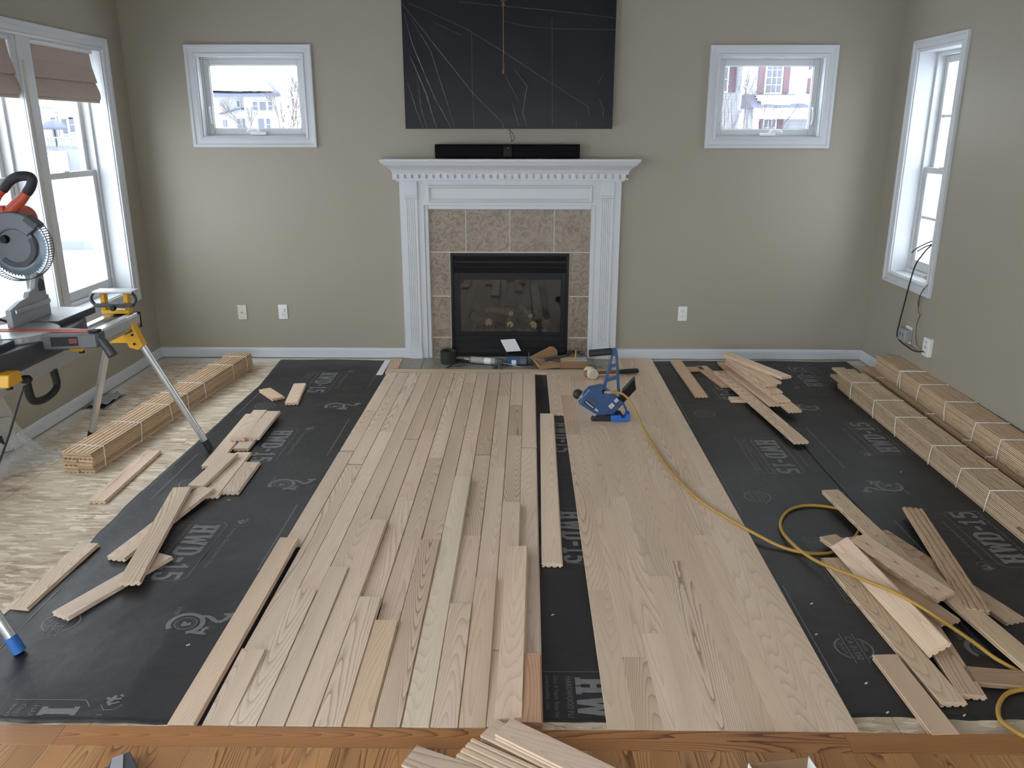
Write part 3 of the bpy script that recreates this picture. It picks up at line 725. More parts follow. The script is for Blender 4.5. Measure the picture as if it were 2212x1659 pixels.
for k, (ys, yo) in ROWS.items():
    from_gap = 14-k
    where = f'{ORD[from_gap]} row from the black gap' if from_gap > 1 else 'row edging the black gap'
    last = yo - .02 if k != 13 else YN
    ys = ys + [last]; cnt = 0
    for i, (a, b) in enumerate(zip(ys, ys[1:])):
        cnt += 1; b2 = b + GAPS.get((k, i+1), .0012)
        xa, xb = seam_x(k, a), seam_x(k, b2)
        dx = random.uniform(-.0006, .0006)
        o = plank('racked_plank', (xa+xb)/2+dx, (a+b2)/2, ZB+.001, a-b2, math.degrees(math.atan2(xa-xb, a-b2)), wide=.972, tint=TINT.get((k, i), vary(.07)))
        tag(o, f'flat loose oak plank, {where}, {ORD[cnt]} from the hearth', 'floor plank', RG)
    if k == 13: continue
    nr = YN if k != 12 else 2.42
    xa, xb = seam_x(k, yo), seam_x(k, nr)
    if k == 1: xa, xb = -1.003, -1.019
    if k == 2: xa, xb = xa+.004, xb+.002
    Ln = yo-nr
    o = plank('racked_plank', (xa+xb)/2, (yo+nr)/2, ZB+.0012+.0105, Ln, math.degrees(math.atan2(xa-xb, Ln)), math.degrees(math.asin(.0200/Ln)), wide=.972, tint=OTINT.get(k, vary(.07)))
    tag(o, f'tilted oak plank ending at the doorway, {where}' if k != 12 else 'oak plank with a knotty dark far end, partly under the longest top plank', 'floor plank', RG)
o = plank('racked_plank', seam_x(12, 2.23), 2.226, ZB+.001, .374, 1, tint=vary(.06)); tag(o, 'short oak plank mostly covered by the topmost smudged plank', 'floor plank', RG)
o = plank('racked_plank', -.029, 2.576, .0282, 1.041, 1.0, .6, -3.0, tint=(1.04, 1.0, .96)); tag(o, 'topmost pale oak plank with a grey smudged near end', 'floor plank', RG)
o = plank('racked_plank', .020, 2.205, ZB+PT+.0015, .34, .4, -.2, 0, tint=(.86, .66, .56)); tag(o, 'short reddish oak plank lying at the corner of the black gap', 'floor plank', RG)
o = plank('racked_plank', .137, 3.945, ZB+.001, 1.87, .9, tint=(1.05, 1.03, .98)); tag(o, 'single pale loose plank lying in the black felt gap', 'floor plank')

# ---- scattered planks
def loose(x, y, z, Ln, yaw, label, pit=0, rol=0, flip=False, tint=None, group=None):
    o = plank('loose_plank', x, y, z, Ln, yaw, pit, rol, tint=tint or vary(.07), flip=flip)
    return tag(o, label, 'floor plank', group)
GL = 'planks scattered beside the saw'
loose(-2.049, 3.905, .0005, .649, -.5, 'lone plank lying on bare strand board beside the banded bundle', group=GL, tint=(1.05, 1.0, .95))
loose(-1.868, 2.897, .007, .501, 2.0, 'lone plank straddling the wrinkled felt edge near the doorway', group=GL, tint=(1.02, 1.02, .98))
loose(-1.592, 2.829, .007, .490, 23.7, 'short plank under the crossing plank, lowest of the scatter by the saw', group=GL)
loose(-1.617, 3.357, .0165, .68, 11.5, 'long plank crossed by the pale plank on the scatter by the saw', pit=1.3, group=GL)
loose(-1.589, 3.222, .0365, .855, -8.6, 'pale wavy-grained plank crossing on top of the scatter by the saw', pit=1.2, group=GL, tint=(1.05, 1.06, 1.03))
loose(-1.597, 3.915, .0275, .42, 4.0, 'plank with curved grain just beyond the crossing pale plank', pit=.6, group=GL)
loose(-1.527, 3.915, .007, .56, -1.7, 'flat plank next to the short outermost plank of the scatter by the saw', group=GL)
loose(-1.440, 3.872, .0055, .380, -1.5, 'short outermost plank of the scatter, beside the printed emblem', group=GL)
loose(-1.672, 4.416, .007, .836, -2.4, 'long plank beside the stand leg foot on the felt', group=GL)
loose(-1.578, 4.56, .007, .62, -1.5, 'plank showing only its near end under the paired short planks', group=GL)
loose(-1.634, 4.604, .0262, .50, -2.2, 'upper paired short plank on the stand-leg side', group=GL)
loose(-1.550, 4.604, .0262, .457, -1.2, 'upper paired short plank on the emblem side', group=GL)
loose(-1.697, 5.262, .006, .244, -37.6, 'small plank offcut lying askew on the far felt', group=GL, tint=(1.05, .98, .90))
loose(-1.535, 5.275, .006, .430, -7.2, 'short plank lying straight beside the far askew offcut', group=GL, tint=(1.05, .98, .90))
GB = 'planks piled by the far baseboard'
WT = (1.0, .93, .86)
loose(1.192, 5.720, .002, .904, -.9, 'plank lying alone beside the nailed strip, touching the far baseboard', group=GB, tint=(.92, .80, .70))
loose(1.388, 5.745, .002, .50, -9.6, 'short slanting plank between the lone plank and the far pile', group=GB, tint=(.88, .76, .66))
loose(1.290, 5.93, .002, .12, 84, 'small brown offcut with a hole beside the lone far plank', group=GB, tint=(.80, .68, .58))
loose(1.548, 5.93, .002, .36, -4, 'plank end poking out behind the far pile at the baseboard', group=GB, tint=(.80, .70, .62))
loose(1.425, 5.205, .002, .10, 90, 'short offcut propping up the longest plank of the far pile', group=GB, tint=WT)
loose(1.507, 5.079, .0225, 1.43, -5.6, 'longest plank of the far pile, reaching out over the printed felt', group=GB, tint=WT)
loose(1.563, 5.359, .0422, .78, -6.6, 'lowest stacked plank of the far pile, beside the longest plank', group=GB, tint=(.98, .90, .80))
loose(1.655, 5.27, .0422, .84, -5.0, 'plank of the far pile sticking out furthest over the felt', group=GB, tint=(.98, .92, .84))
loose(1.604, 5.452, .0615, .93, -7.4, 'second-layer plank of the far pile with a square bright end', group=GB, tint=WT)
loose(1.592, 5.50, .0808, .78, -8.2, 'third-layer plank of the far pile', group=GB, tint=WT)
loose(1.585, 5.53, .1001, .66, -8.8, 'fourth-layer plank of the far pile, just under the slanted pair', group=GB, tint=WT)
loose(1.594, 5.50, .1194, .62, -13.2, 'lower plank of the slanted pair topping the far pile', group=GB, tint=(1.02, .95, .88))
loose(1.625, 5.555, .1390, .64, -23.5, 'topmost plank of the far pile, most slanted', group=GB, tint=(1.04, .96, .88))
GF = 'planks heaped by the yellow hose'
YT_ = (.86, .83, .72)
loose(1.541, 3.257, .0225, .86, -6.2, 'plank at the far end of the hose heap, pointing to the far pile', pit=1.6, group=GF, tint=YT_)
loose(1.475, 3.06, .0035, .40, -14, 'plank sliver under the far-pointing plank of the hose heap', group=GF, tint=YT_)
loose(1.432, 2.91, .0225, .68, -18, 'dull plank passing under the bright plank of the hose heap', group=GF, tint=(.80, .72, .64))
loose(1.372, 2.757, .0500, .744, -4.6, 'bright plank tipped on edge across the hose heap, under the hose', rol=-33, group=GF, tint=(1.06, 1.0, .94))
loose(1.492, 2.915, .0640, .44, -24, 'short figured plank resting on top of the hose heap', pit=4, rol=-10, group=GF, tint=(.92, .86, .78))
loose(1.475, 2.955, .0440, .42, -24, 'plank just under the short figured plank of the hose heap', pit=4, rol=-6, group=GF, tint=(.85, .80, .62))
loose(1.742, 3.078, .0290, .861, 9.6, 'plank lying upside down with three grooves on the hose heap', rol=2, flip=True, group=GF, tint=(.84, .76, .64))
loose(1.690, 2.97, .0035, .72, -17, 'plank mostly hidden beneath the grooved plank', group=GF, tint=(.72, .66, .58))
loose(1.315, 2.622, .0025, .905, -3.8, 'long plank at the nailed-strip side of the hose heap', group=GF, tint=(.88, .84, .74))
loose(1.241, 2.218, .0035, .385, -3.0, 'plank of the hose heap reaching out onto bare subfloor by the doorway', group=GF, tint=(.90, .84, .76))
loose(1.447, 2.455, .0025, .50, 6, 'plank with its near end between the long plank and the dark sideways plank', group=GF, tint=(.82, .74, .66))
loose(1.655, 2.56, .0235, .96, -8, 'long plank running out of the picture from the hose heap', group=GF, tint=(.90, .86, .74))
loose(1.640, 2.29, .0025, .36, 97, 'dark plank lying sideways near the picture edge', group=GF, tint=(.55, .47, .38))
GK = 'planks dropped on the finished floor'
ZK = ZB+PT+.0006
loose(.134, 1.871, ZK+PT+.001, .45, -56, 'topmost plank at the bottom edge, with flame grain', group=GK, tint=(.94, .92, .90))
loose(.010, 1.832, ZK, .40, -59, 'grooved upside-down plank at the bottom edge', flip=True, group=GK, tint=(.98, .95, .90))
loose(.062, 1.908, ZK, .38, -56, 'plank mostly under the flame-grained plank at the bottom edge', group=GK, tint=(.88, .85, .82))
loose(-.155, 1.829, ZK, .35, -66, 'grey weathered plank at the bottom edge', group=GK, tint=(.78, .77, .76))

# ---- banded bundles
def bundle(name, label, cx, cy, z0, Ln, yaw, layers, straps, tint, zbase=0, stag=.05, mat=OAK_BUNDLE, open_near=False):
    r = thing(name, label, 'plank bundle', (cx, cy, z0), 0, 'banded bundles of oak planks')
    c, s = math.cos(rad(yaw)), math.sin(rad(yaw))
    for l in range(layers):
        for i, off in enumerate((-PW/2-.0012, PW/2+.0012)):
            kk = random.uniform(.90, 1.06); dy = random.uniform(-stag, stag)*(.4 if not open_near else 1); LL = Ln + random.uniform(-stag, stag)*.5
            x, y = off*c + dy*s, -off*s + dy*c
            o = plank('bundled_plank', 0, 0, 0, round(LL, 2), yaw, mat=mat, tint=tuple(t*kk for t in tint), flip=(l == layers-1 or l % 2 == 1))
            o.scale = (1, 1, .87)
            o.parent = r; o.location = (x + random.uniform(-.002, .002), y, l*.0193 + (PT*.87 if (l == layers-1 or l % 2 == 1) else 0))
    h = layers*.0193-.002; w = PW+.0095
    for d in straps:
        bm = BM(); sk = random.uniform(-.012, .012)
        loop = [(-w, -sk, -.0005), (-w-.001, 0, h*.5), (-w+.002, sk, h+.0012), (0, sk, h+.0016), (w-.002, sk, h+.0012), (w+.001, 0, h*.5), (w, -sk, -.0005)]
        tube(bm, [((a*c + (d+b)*s), (-a*s + (d+b)*c), max(zz, .002)) for a, b, zz in loop], .0026, 6, 1, False)
        part('strap', bm, TWINE, r, True)
    return r
# left bundle: right-hand foot line from (-2.233,4.05) to (-2.058,5.87)
yawL = math.degrees(math.atan2(.175, 1.82)); cxl, cyl_ = -2.229, 4.968
bundle('plank_bundle', 'white-tied bundle of grooved planks on strand board beside the saw stand', cxl, cyl_, 0, 2.03, yawL, 6, [-.92, -.555, -.215, 0, .235, .67, .905], (1.0, .93, .84), stag=.012)
bundle('plank_bundle', 'white-tied bundle lying on the felt in front of the wall bundles', 2.273, 4.42, .003, 2.32, .3, 6, [.83, .455, .135, -.30, -.605, -.87], (.90, .87, .83), stag=.09, open_near=True)
bundle('plank_bundle', 'lower bundle against the wall, under another bundle', 2.510, 4.50, .0005, 2.50, 1.0, 5, [.95, .2, -.25, -.5, -.85], (.84, .79, .73), stag=.05)
bundle('plank_bundle', 'upper bundle against the wall, topmost of the pair', 2.545, 4.42, .0975, 2.40, 1.6, 6, [.80, .77, .50, .14, -.20, -.46, -.9], (.96, .91, .85), stag=.07)

# ================================================================== fireplace
mant = thing('mantel', 'white carved fireplace mantel with dentils and fluted pilasters', 'mantel', (-.098, WY, 0))
X0, X1, YF = -.915, .718, 6.195
OX0, OX1, OZ = -.708, .505, 1.16                       # opening
bm = BM(); bx(bm, X0, OX0-.03, YF, WY, .0, 1.365); part('side_board', bm, TRIM, mant, world=True)
bm = BM(); bx(bm, OX1+.03, X1, YF, WY, .0, 1.365); part('side_board', bm, TRIM, mant, world=True)
bm = BM(); bx(bm, OX0-.03, OX1+.03, YF, WY, OZ+.03, 1.365); part('frieze_board', bm, TRIM, mant, world=True)
bm = BM()                                              # inner lip round the tile
for a, b, c, d in ((OX0-.03, OX0, 0, OZ+.03), (OX1, OX1+.03, 0, OZ+.03), (OX0, OX1, OZ, OZ+.03)): bx(bm, a, b, YF+.008, WY, c, d)
part('inner_moulding', bm, TRIM, mant, world=True, bevel=.004)
def pilaster(xa, xb):
    w = xb-xa
    bm = BM(); bx(bm, xa, xb, YF-.016, YF, .0, .125); part('plinth_block', bm, TRIM, mant, world=True, bevel=.003)
    bm = BM(); bx(bm, xa+.001, xb-.001, YF-.014, YF, .125, .14); bx(bm, xa+.004, xb-.004, YF-.011, YF, .14, .152); part('base_moulding', bm, TRIM, mant, world=True, bevel=.004)
    pts = [(xa+.005, YF)]; n = 5; m = .012; pit = (w-.01-2*m)/n
    pts.append((xa+.005, YF-.010))
    for i in range(n):
        c = xa+.005+m+pit*(i+.5); rr = pit*.36
        for t in range(7): a = PI - PI*t/6; pts.append((c+rr*math.cos(a), YF-.010+rr*.8*math.sin(a)))
    pts += [(xb-.005, YF-.010), (xb-.005, YF)]
    bm = BM(); prism(bm, pts, 'z', .152, 1.232); part('fluted_shaft', bm, TRIM, mant, world=True)
    bm = BM(); bx(bm, xa+.003, xb-.003, YF-.013, YF, 1.232, 1.242); bx(bm, xa, xb, YF-.017, YF, 1.242, 1.258); part('capital_moulding', bm, TRIM, mant, world=True, bevel=.004)
    bm = BM(); bx(bm, xa+.002, xb-.002, YF-.015, YF, 1.258, 1.362); part('capital_block', bm, TRIM, mant, world=True, bevel=.002)
pilaster(-.882, -.780); pilaster(.562, .668)
def ring_frame(x0, x1, z0, z1, prof, parent, name):
    """four-sided moulding on the front of the frieze: prof = (inset, projection)"""
    bm = BM(); loops = []
    for e, h in prof: loops.append([bm.verts.new((x, YF-h, z)) for x, z in ((x0+e, z0+e), (x1-e, z0+e), (x1-e, z1-e), (x0+e, z1-e))])
    for A, B_ in zip(loops, loops[1:]):
        for i in range(4): bm.faces.new((A[i], A[(i+1) % 4], B_[(i+1) % 4], B_[i]))
    part(name, bm, TRIM, parent, world=True)
ring_frame(-.71, .506, 1.212, 1.336, [(0, 0), (0, .008), (.006, .014), (.013, .013), (.018, .006), (.022, .007), (.026, .001)], mant, 'panel_moulding')
bm = BM(); prof = [(.0, 1.362), (.018, 1.362), (.018, 1.374), (.024, 1.376), (.024, 1.421), (.044, 1.423), (.046, 1.432), (.053, 1.445), (.066, 1.458), (.082, 1.47), (.096, 1.48), (.098, 1.488), (.108, 1.491), (.11, 1.50), (.117, 1.503), (.120, 1.51), (.120, 1.519), (.116, 1.524), (.0, 1.524)]
loops = []
for e, z in prof: loops.append([bm.verts.new(p) for p in ((X0-e, WY, z), (X0-e, YF-e, z), (X1+e, YF-e, z), (X1+e, WY, z))])
for A, B_ in zip(loops, loops[1:]):
    for i in range(3): bm.faces.new((A[i], A[i+1], B_[i+1], B_[i]))
bm.faces.new(loops[-1])
part('crown_shelf', bm, TRIM, mant, world=True)
DX0, DX1 = X0-.042, X1+.042; nd = 33; pitd = (DX1-DX0)/nd
for i in range(nd):
    bm = BM(); x = DX0+pitd*i; bx(bm, x, x+pitd*.66, YF-.042, YF-.023, 1.386, 1.414); part('dentil', bm, TRIM, mant, world=True)
bm = BM(); bx(bm, X0-.042, X1+.042, YF-.0425, YF-.022, 1.376, 1.386); bx(bm, X0-.042, X1+.042, YF-.0425, YF-.022, 1.414, 1.422); part('dentil_rail', bm, TRIM, mant, world=True)

sur = thing('tile_surround', 'brown stone tile surround framing the black fireplace', 'tile surround', (-.1, WY-.01, 0))
bm = BM(); bx(bm, OX0, -.553, WY-.012, WY-.0005, 0, OZ); bx(bm, .347, OX1, WY-.012, WY-.0005, 0, OZ); bx(bm, -.553, .347, WY-.012, WY-.0005, .834, OZ); part('grout_bed', bm, GROUT, sur, world=True)
def tile(a, b, c, d, par, m=TILE):
    bm = BM(); bx(bm, a+.0034, b-.0034, WY-.0135, WY-.0112, c+.0034, d-.0034); part('tile', bm, m, par, world=True, bevel=.0015)
for a, b in ((OX0, -.432), (-.432, -.102), (-.102, .23), (.23, OX1)): tile(a, b, .84, OZ, sur)
for c, d in ((.503, .84), (.178, .503), (.012, .178)):
    tile(OX0, -.555, c, d, sur); tile(.349, OX1, c, d, sur)
hearth = thing('hearth', 'flush grey-brown tile hearth in front of the fireplace', 'hearth', (-.15, 6.04, 0))
bm = BM(); bx(bm, -.932, .668, 5.885, WY-.012, 0, .0135); part('grout_bed', bm, GROUT, hearth, world=True)
hx = [-.932, -.763, -.436, -.112, .214, .54, .668]
for a, b in zip(hx, hx[1:]):
    bm = BM(); bx(bm, a+.002, b-.002, 5.887, 6.2, .013, .0185); part('tile', bm, HTILE, hearth, world=True, bevel=.001)

fire = thing('fireplace_insert', 'black gas fireplace insert with louvres and glass front', 'fireplace', (-.1, WY, .02))
fx0, fx1, fz0, fz1 = -.553, .347, .019, .834
bm = BM()
bx(bm, fx0, fx1, 6.62, 6.64, fz0, fz1); bx(bm, fx0, fx0+.012, WY, 6.62, fz0, fz1); bx(bm, fx1-.012, fx1, WY, 6.62, fz0, fz1); bx(bm, fx0, fx1, WY, 6.62, fz0, fz0+.19); bx(bm, fx0, fx1, WY, 6.62, .67, fz1)
part('firebox', bm, BLACKM, fire, world=True)
bm = BM(); yf0, yf1 = WY-.022, WY+.004
bx(bm, fx0, fx0+.02, yf0, yf1, fz0, fz1); bx(bm, fx1-.02, fx1, yf0, yf1, fz0, fz1); bx(bm, fx0+.02, fx1-.02, yf0, yf1, fz1-.02, fz1)
part('face_frame', bm, BLACK, fire, world=True, bevel=.002)
for z in (.775, .728, .69):
    bm = BM(); prism(bm, [(WY-.020, z), (WY-.006, z+.030), (WY-.002, z+.028), (WY-.014, z-.002)], 'x', fx0+.02, fx1-.02); part('louvre', bm, BLACK, fire, world=True)
for z in (.155, .105, .055):
    bm = BM(); prism(bm, [(WY-.020, z), (WY-.006, z+.036), (WY-.002, z+.034), (WY-.014, z-.002)], 'x', fx0+.02, fx1-.02); part('louvre', bm, BLACK, fire, world=True)
gx0, gx1, gz0, gz1 = -.484, .288, .222, .632
bm = BM(); bx(bm, fx0+.02, gx0, WY-.012, WY+.006, .195, .685); bx(bm, gx1, fx1-.02, WY-.012, WY+.006, .195, .685); bx(bm, gx0, gx1, WY-.012, WY+.006, .195, gz0); bx(bm, gx0, gx1, WY-.012, WY+.006, gz1, .685)
part('glass_frame', bm, BLACK, fire, world=True, bevel=.002)
bm = BM(); bx(bm, gx0, gx1, WY-.004, WY, gz0, gz1); part('glass_panel', bm, FGLASS, fire, world=True)
def log(p0, p1, r_, end=True):
    bm = BM(); P = [Vector(p0).lerp(Vector(p1), t) + Vector((0, 0, .008*math.sin(t*7))) for t in (0, .25, .5, .75, 1)]
    tube(bm, P, lambda t: r_*(1+.12*math.sin(9*t+p0[0]*30)), 10, 4); o = part('fire_log', bm, LOG, fire, world=True, smooth=True)
    if end:
        d = (Vector(p0)-Vector(p1)).normalized(); bm = BM(); cyl(bm, Vector(p0)+d*.001, Vector(p0)+d*.006, r_*.92, r_*.86, 10); e = part('cut_end', bm, LOGE, o); e.data.transform(Matrix.Translation(-fire.location))
log((-.27, 6.33, .275), (-.40, 6.50, .29), .036); log((-.10, 6.32, .262), (-.08, 6.52, .29), .030); log((.085, 6.33, .255), (.20, 6.50, .27), .038)
log((-.30, 6.44, .35), (.12, 6.41, .33), .03, False); log((-.095, 6.34, .345), (-.16, 6.5, .37), .022); log((.06, 6.35, .325), (-.02, 6.52, .36), .022)
bm = BM()
for i in range(11): x = -.38 + i*.055; cyl(bm, (x, 6.30, .235), (x, 6.50, .235), .006, seg=6); cyl(bm, (x, 6.30, .235), (x, 6.295, .265), .006, seg=6)
cyl(bm, (-.40, 6.33, .228), (.2, 6.33, .228), .006, seg=6); cyl(bm, (-.40, 6.48, .228), (.2, 6.48, .228), .006, seg=6)
part('log_grate', bm, BLACK, fire, world=True)
bm = BM()
for i in range(60):
    x, y = random.uniform(-.40, .2), random.uniform(6.27, 6.34); s = random.uniform(.005, .011)
    obox(bm, (x, y, .215+s*.5), (1, 0, 0), (0, 1, 0), (0, 0, 1), s, s*.8, s*.6)
o = part('ember_rock', bm, LOG, fire, world=True); o['kind'] = 'stuff'

# ================================================================== television wrapped in black plastic, soundbar
CREASES = [[(-0.845, 2.556), (-0.36, 1.969), (-0.155, 1.773), (-0.142, 1.732)], [(-0.795, 2.556), (-0.413, 2.397), (-0.145, 2.245), (0.145, 2.066), (0.457, 1.88)], [(-0.452, 2.563), (0.215, 2.505), (0.629, 2.46)], [(0.191, 2.393), (0.627, 2.385)], [(-0.364, 2.359), (-0.366, 2.026), (-0.357, 1.74)], [(0.19, 2.459), (0.203, 1.748)], [(-0.831, 2.491), (-0.783, 2.304), (-0.636, 1.945), (-0.52, 1.736)], [(-0.774, 2.444), (-0.653, 2.249), (-0.583, 2.026), (-0.494, 1.74)], [(-0.799, 2.218), (-0.751, 2.106), (-0.696, 1.977), (-0.656, 1.839), (-0.625, 1.731)], [(-0.753, 2.074), (-0.733, 1.88), (-0.694, 1.731)], [(-0.822, 2.042), (-0.768, 1.863), (-0.721, 1.731)], [(-0.069, 2.13), (0.021, 2.018), (-0.008, 1.839), (0.023, 1.74)], [(-0.132, 2.09), (-0.034, 1.904)], [(-0.085, 1.912), (-0.033, 1.748)], [(0.561, 2.106), (0.521, 2.034)], [(0.533, 1.929), (0.565, 1.864), (0.563, 1.806)], [(0.457, 1.88), (0.463, 1.823)], [(0.373, 1.781), (0.376, 1.74)], [(-0.161, 2.444), (0.007, 2.409), (0.191, 2.393)], [(-0.648, 2.444), (-0.531, 2.39), (-0.431, 2.351)]]
CH = [.0045, .0030, .0028, .0016, .0014, .0012, .0060, .0045, .0085, .0045, .0045, .0042, .0026, .0036, .0016, .0022, .0016, .0016, .0012, .0014]
tv = thing('television', 'wall television wrapped in creased black plastic above the mantel', 'television', (-.108, 6.20, 1.73))
TX0, TX1, TZ0, TZ1 = -.848, .632, 1.730, 2.60
bm = BM(); bx(bm, TX0+.004, TX1-.004, 6.165, 6.205, TZ0+.003, TZ1); part('screen_body', bm, TVGREY, tv, world=True, bevel=.003)
bm = BM(); bx(bm, -.3, .1, 6.205, WY-.001, 1.95, 2.35); part('wall_bracket', bm, BLACK, tv, world=True)
V, F = [], []
nxs, nzs = 60, 36                                     # gently billowing sheet
for j in range(nzs+1):
    for i in range(nxs+1):
        x, z = TX0+(TX1-TX0)*i/nxs, TZ0+(TZ1-TZ0)*j/nzs
        e = min(1, min(i, nxs-i, j)/4)
        V.append((x+.108, 6.164-6.20-.004*e*(.5+.5*nz(x*4, z*5, 2)), z-1.73))
F = [(j*(nxs+1)+i, j*(nxs+1)+i+1, (j+1)*(nxs+1)+i+1, (j+1)*(nxs+1)+i) for j in range(nzs) for i in range(nxs)]
wrap = obj_from('plastic_wrap', V, F, WRAP, tv, True)
V, F = [], []
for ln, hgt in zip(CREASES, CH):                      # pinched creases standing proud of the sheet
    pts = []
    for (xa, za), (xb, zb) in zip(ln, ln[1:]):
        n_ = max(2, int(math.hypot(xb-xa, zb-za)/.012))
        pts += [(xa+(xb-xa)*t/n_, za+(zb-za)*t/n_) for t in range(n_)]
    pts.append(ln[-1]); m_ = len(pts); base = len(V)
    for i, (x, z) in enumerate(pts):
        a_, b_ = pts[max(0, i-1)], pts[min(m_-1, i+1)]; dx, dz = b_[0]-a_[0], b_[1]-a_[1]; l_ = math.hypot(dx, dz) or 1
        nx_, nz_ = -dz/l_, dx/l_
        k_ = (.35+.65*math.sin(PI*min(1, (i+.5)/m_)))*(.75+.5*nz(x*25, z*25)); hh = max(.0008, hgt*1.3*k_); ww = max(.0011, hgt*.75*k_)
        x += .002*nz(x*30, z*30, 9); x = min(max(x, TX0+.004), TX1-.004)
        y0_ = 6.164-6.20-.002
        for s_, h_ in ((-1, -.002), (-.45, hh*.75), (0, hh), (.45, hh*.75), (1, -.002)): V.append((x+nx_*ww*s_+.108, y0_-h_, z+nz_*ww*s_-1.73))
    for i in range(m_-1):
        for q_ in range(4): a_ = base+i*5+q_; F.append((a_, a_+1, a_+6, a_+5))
obj_from('wrap_crease', V, F, CREASE, wrap, True)['label'] = 'pinched shiny plastic creases with painted-in grey glints'
bm = BM(); tube(bm, [(-.11, 6.17, 1.735), (-.075, 6.15, 1.69), (-.07, 6.145, 1.66), (-.09, 6.14, 1.64)], .0022, 6, 5); tube(bm, [(-.105, 6.17, 1.735), (-.10, 6.15, 1.70), (-.088, 6.15, 1.66), (-.09, 6.14, 1.64)], .0018, 6, 5)
tag(part('signal_cable', bm, BLACKM, None, True), 'thin black cable loop hanging from the wrapped television', 'cable')
sb = thing('soundbar', 'long black cloth soundbar lying on the mantel shelf', 'soundbar', (-.115, 6.14, 1.526))
prof = [(6.185, 1.527), (6.115, 1.527), (6.098, 1.54), (6.092, 1.575), (6.098, 1.61), (6.115, 1.624), (6.185, 1.624)]
bm = BM(); prism(bm, prof, 'x', -.632, -.145); part('grille', bm, CLOTH_SB, sb, world=True, bevel=.004)
bm = BM(); prism(bm, prof, 'x', -.085, .398); part('grille', bm, CLOTH_SB, sb, world=True, bevel=.004)
bm = BM(); prism(bm, [(6.186, 1.5265), (6.112, 1.5265), (6.094, 1.54), (6.088, 1.575), (6.094, 1.61), (6.112, 1.625), (6.186, 1.625)], 'x', -.146, -.084); part('centre_band', bm, BLACK, sb, world=True, bevel=.003)
for xa in (-.636, .396):
    bm = BM(); prism(bm, prof, 'x', xa, xa+.006); part('end_cap', bm, BLACK, sb, world=True)
bm = BM(); bx(bm, -.118, -.106, 6.085, 6.09, 1.598, 1.602); part('status_mark', bm, GREYP, sb, world=True)

# ================================================================== ceiling fan (its finial and pull chain hang into view)
fan = thing('ceiling_fan', 'bronze ceiling fan with a long pull chain before the television', 'ceiling fan', (-.099, 4.2, 2.28))
bm = BM(); lathe(bm, [(.0, 2.278), (.006, 2.279), (.0065, 2.286), (.004, 2.290), (.004, 2.297), (.012, 2.300), (.022, 2.312), (.04, 2.325), (.05, 2.335), (.05, 2.345)], 20, (-.099, 4.2, 0)); part('finial', bm, BRONZE, fan, world=True, smooth=True)
bm = BM(); lathe(bm, [(.05, 2.345), (.12, 2.36), (.14, 2.40), (.13, 2.45), (.06, 2.48), (.02, 2.49), (.02, 2.70), (.07, 2.73), (.07, CEIL)], 24, (-.099, 4.2, 0)); part('motor_housing', bm, BRONZE, fan, world=True, smooth=True)
for k in range(5):
    a = k*2*PI/5+.3; d = Vector((math.cos(a), math.sin(a), 0)); s = Vector((-math.sin(a), math.cos(a), .2)).normalized()
    bm = BM(); c = Vector((-.099, 4.2, 2.46)); obox(bm, c+d*.40, d, s, d.cross(s), .25, .065, .004); part('blade', bm, HICK, fan, world=True, bevel=.003)
    bm = BM(); bar(bm, c+d*.11, c+d*.20, .03, .006); part('blade_arm', bm, BRONZE, fan, world=True)
bm = BM(); zc_ = 2.278
for i in range(82):
    z = 2.277 - i*.003
    bmesh.ops.create_icosphere(bm, subdivisions=1, radius=.0014, matrix=Matrix.Translation((-.099, 4.2, z)))
o = part('pull_chain', bm, BRASS, fan, world=True, smooth=True)
bm = BM(); lathe(bm, [(.0015, 2.034), (.0042, 2.031), (.0045, 1.99), (.0045, 1.982), (.002, 1.977)], 12, (-.099, 4.2, 0)); part('chain_pull', bm, BRONZE, fan, world=True, smooth=True)

# ================================================================== wall plates, cables on the right wall
def plate(name, x, z, mat, label, kind):
    r = thing(name, label, 'wall plate', (x, WY, z))
    bm = BM(); bx(bm, x-.035, x+.035, WY-.006, WY, z-.057, z+.057); part('cover_plate', bm, mat, r, world=True, bevel=.003)
    if kind == 'coax':
        bm = BM(); cyl(bm, (x, WY-.006, z), (x, WY-.016, z), .005, seg=10); part('coax_jack', bm, BRASS, r, world=True)
    else:
        for dz in (-.02, .02):
            bm = BM(); cyl(bm, (x, WY-.006, z+dz), (x, WY-.009, z+dz), .0165, seg=16); s = part('socket', bm, mat, r, world=True)
            for dx, hh in ((-.006, .009), (.006, .007)):
                bm = BM(); bx(bm, x+dx-.001, x+dx+.001, WY-.0096, WY-.0088, z+dz+.004-hh/2, z+dz+.004+hh/2); g = part('slot', bm, INKB, s); g.data.transform(Matrix.Translation(-r.location))
            bm = BM(); cyl(bm, (x, WY-.0096, z+dz-.007), (x, WY-.0088, z+dz-.007), .0022, seg=8); g = part('slot', bm, INKB, s); g.data.transform(Matrix.Translation(-r.location))
    for dz in (-.042, .042):
        bm = BM(); cyl(bm, (x, WY-.006, z+dz), (x, WY-.0068, z+dz), .003, seg=8); part('screw', bm, mat, r, world=True)
    return r
plate('cable_plate', -2.180, .369, ALMOND, 'almond cable jack plate, the yellower of two beside each other', 'coax')
rr = plate('wall_outlet', -1.862, .373, WHITEP, 'white outlet between the cable jack plate and the mantel', 'outlet')
bm = BM(); cyl(bm, (-1.862, WY-.009, .393), (-1.862, WY-.013, .393), .017, .015, 16); part('child_safety_cap', bm, WHITEP, rr, world=True)
plate('wall_outlet', 1.230, .369, WHITEP, 'white outlet alone between the mantel and the narrow window', 'outlet')
yo, zo = 5.208, .376
r = thing('wall_outlet', 'white surge-protected outlet under the narrow window, black cable entering', 'wall plate', (XR, yo, zo))
